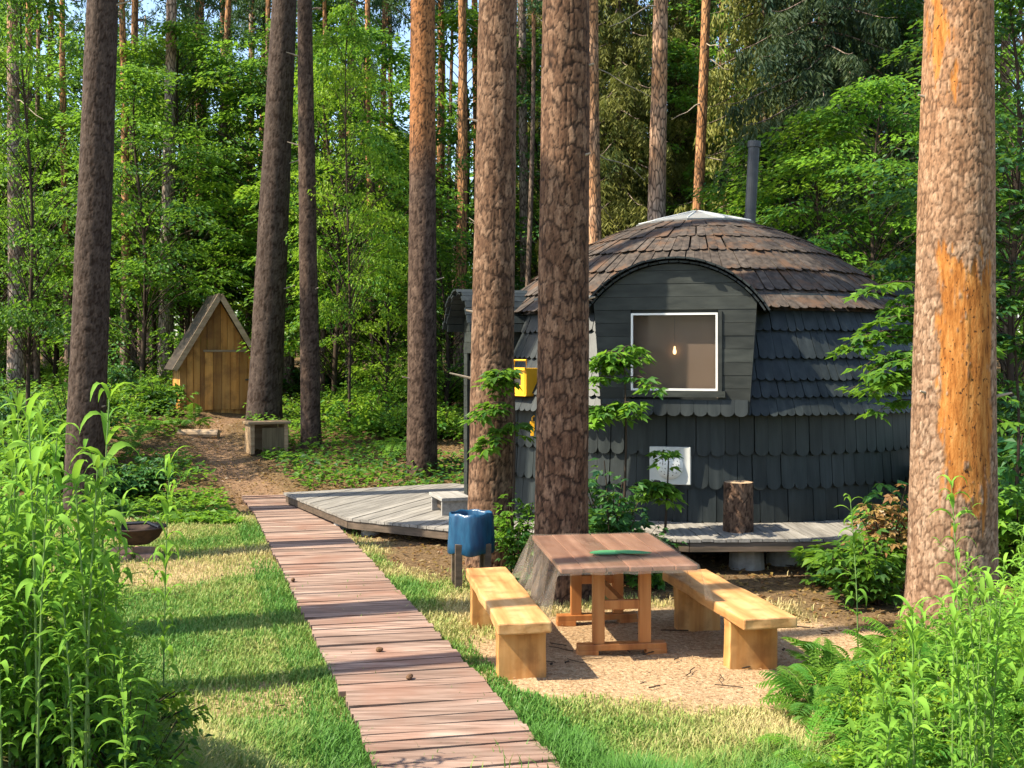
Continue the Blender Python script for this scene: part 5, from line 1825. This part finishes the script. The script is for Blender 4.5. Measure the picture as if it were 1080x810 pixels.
fm = MB(); nb = 11
for k in range(nb):
    x0 = -W2 + 2 * W2 * k / nb + 0.004; x1 = -W2 + 2 * W2 * (k + 1) / nb - 0.004
    pts = [(x0, 0.0), (x1, 0.0), (x1, roofline(x1)), (x0, roofline(x0))]
    if x0 < 0 < x1: pts = [(x0, 0), (x1, 0), (x1, roofline(x1)), (0, HA), (x0, roofline(x0))]
    o = rng.randn() * 0.005
    V = [(px_, -0.02 + o, z_) for px_, z_ in pts] + [(px_, 0.02, z_) for px_, z_ in pts]; n = len(pts)
    fm.add(np.array(V), [tuple(range(n))] + [(i, n + i, n + (i + 1) % n, (i + 1) % n) for i in range(n)], tint=rng.rand())
fm.box((0, DP, HW / 2), (2 * W2, 0.04, HW))
for sg in (-1, 1):
    for k in range(9):
        fm.box((sg * (W2 - 0.02), DP * (k + 0.5) / 9, HW / 2), (0.03, DP / 9 - 0.008, HW))
fm.build('plank_wall', M['shed'], shed)
dm_ = MB()
for k in range(5):
    dm_.box((-0.14 + 0.2 * k - 0.06 + 0.0, -0.045 + rng.randn() * 0.003, 0.80), (0.19, 0.03, 1.36))
sd = dm_.build('door', M['shed'], shed)
MB().box((0.70, -0.075, 0.82), (0.10, 0.03, 0.04)).build('latch', M['steel'], sd)
MB().box((0.20, -0.067, 1.505), (1.06, 0.03, 0.05)).build('lintel', M['shed_trim'], shed)
sl_ = math.atan2(HA - HW, W2); LR = math.hypot(HA - HW, W2) + 0.34
rm = MB()
for sg in (-1, 1):
    for k in range(8):
        u = LR * (k + 0.5) / 8
        cx_ = sg * math.cos(sl_) * u; cz_ = HA + 0.05 - math.sin(sl_) * u
        rm.box((cx_, DP / 2 - 0.12, cz_), (LR / 8 + 0.03, DP + 0.6, 0.03), 0, None, 0, sg * sl_ + 0.04 * sg)
rm.build('roof', M['shed_roof'], shed)
bm_ = MB()
for sg in (-1, 1):
    bm_.box((sg * math.cos(sl_) * (LR / 2), -0.445, HA + 0.03 - math.sin(sl_) * LR / 2), (LR, 0.03, 0.12), 0, None, 0, sg * sl_)
bm_.build('barge_board', M['shed_trim'], shed)

# box bench by the path
p = (lat(281, 21.5), 21.5)
bx = thing('box_bench', 'small pale wooden box with an open side by the dirt path', 'box', (p[0], p[1], float(hgt(*p)) - 0.02), R(28))
MB().box((0, 0, 0.60), (0.82, 0.52, 0.05)).build('lid', M['crate'], bx, bevel=0.005)
for s_ in (-0.33, 0.33):
    MB().box((s_, 0, 0.29), (0.07, 0.46, 0.57)).build('side_panel', M['crate'], bx)
MB().box((0, 0.2, 0.30), (0.56, 0.03, 0.5)).build('back_panel', M['crate'], bx)
MB().box((0.12, -0.2, 0.27), (0.52, 0.03, 0.46)).build('front_panel', M['crate_dark'], bx)

# log step in the path
p = at(209, 462, 0.65)
x, y = lat(209, 22.6), 22.6
ls = MB().tube([(-0.42, 0, 0), (0.0, 0.02, 0.01), (0.42, 0.0, 0)], 0.10, 12, tint=0.4)
tag(ls.build('log_step', M['shed_trim'], None, (x, y, float(hgt(x, y)) + 0.0), smooth=False), 'worn wooden log step laid across the dirt path', 'step')

# fire bowl on bricks
p = at(141, 590, 0.0)
fx, fy = p[0], p[1] + 0.15
fb = thing('fire_bowl', 'rusty brown fire bowl on bricks behind the weeds on bare ground', 'fire bowl', (fx, fy, float(hgt(fx, fy)) + 0.16))
MB().lathe([(0.001, 0.0), (0.14, 0.01), (0.24, 0.08), (0.30, 0.19), (0.33, 0.20), (0.33, 0.215), (0.285, 0.21), (0.22, 0.10), (0.12, 0.03), (0.001, 0.02)], 28, tint=0.5).build('bowl', M['rust'], fb, smooth=True)
MB().tube([(-0.30, 0, 0.215), (-0.2, 0.1, 0.23), (0.1, 0.05, 0.25), (0.28, -0.08, 0.215)], 0.022, 6, tint=0.5).build('charred_stick', M['steel'], fb)
for k, (dx_, dy_, dz_, lb) in enumerate([(-0.18, -0.12, 0.03, 'lowest pale brick under the fire bowl\'s left side'), (0.15, -0.1, 0.03, 'pale brick under the fire bowl\'s right side'), (-0.15, -0.11, 0.105, 'pale brick stacked on another under the fire bowl'), (0.0, 0.18, 0.06, 'pale brick behind the fire bowl')]):
    b = MB().box((0, 0, 0), (0.25, 0.12, 0.07), rng.randn() * 0.2)
    tag(b.build('brick', M['brick'], None, (fx + dx_, fy + dy_, float(hgt(fx, fy)) + dz_), bevel=0.006), lb, 'brick', 'bricks under the fire bowl')

# twigs dropped on the ground
m = 260
x = -4.5 + 8.5 * gr.rand(m); y = 6.2 + 8.0 * gr.rand(m)
tw = MB()
for k in range(m):
    if dist_poly(np.array([x[k]]), np.array([y[k]]), WALK)[0] < 0.6: continue
    a = gr.rand() * 6.28; l = 0.06 + 0.22 * gr.rand() ** 2; q = np.linspace(-0.5, 0.5, 4)
    px_ = x[k] + np.cos(a) * l * q + 0.02 * np.sin(q * 5); py_ = y[k] + np.sin(a) * l * q
    tw.tube(np.c_[px_, py_, hgt(px_, py_) + 0.022], 0.003 + 0.003 * gr.rand(), 4, True, tint=0.5)
tag(tw.build('fallen_twigs', M['twig']), 'thin dark twigs dropped on the dirt and grass', 'litter', kind='stuff')

# pine cones and a pale stone
for k, (px, py, lb) in enumerate([(309, 613, 'pine cone on the boardwalk\'s left side'), (400, 687, 'pine cone on the middle of the boardwalk'), (432, 716, 'pine cone by the boardwalk\'s lower shadow stripe')]):
    p = at(px, py, 0.07)
    b = MB().lathe([(0.001, -0.03), (0.018, -0.02), (0.022, 0.0), (0.014, 0.025), (0.001, 0.035)], 9, tint=0.5)
    o = b.build('pine_cone', M['cone'], None, (p[0], p[1], 0.085), smooth=False); o.rotation_euler = (R(80), 0, k * 1.3)
    tag(o, lb, 'pine cone')
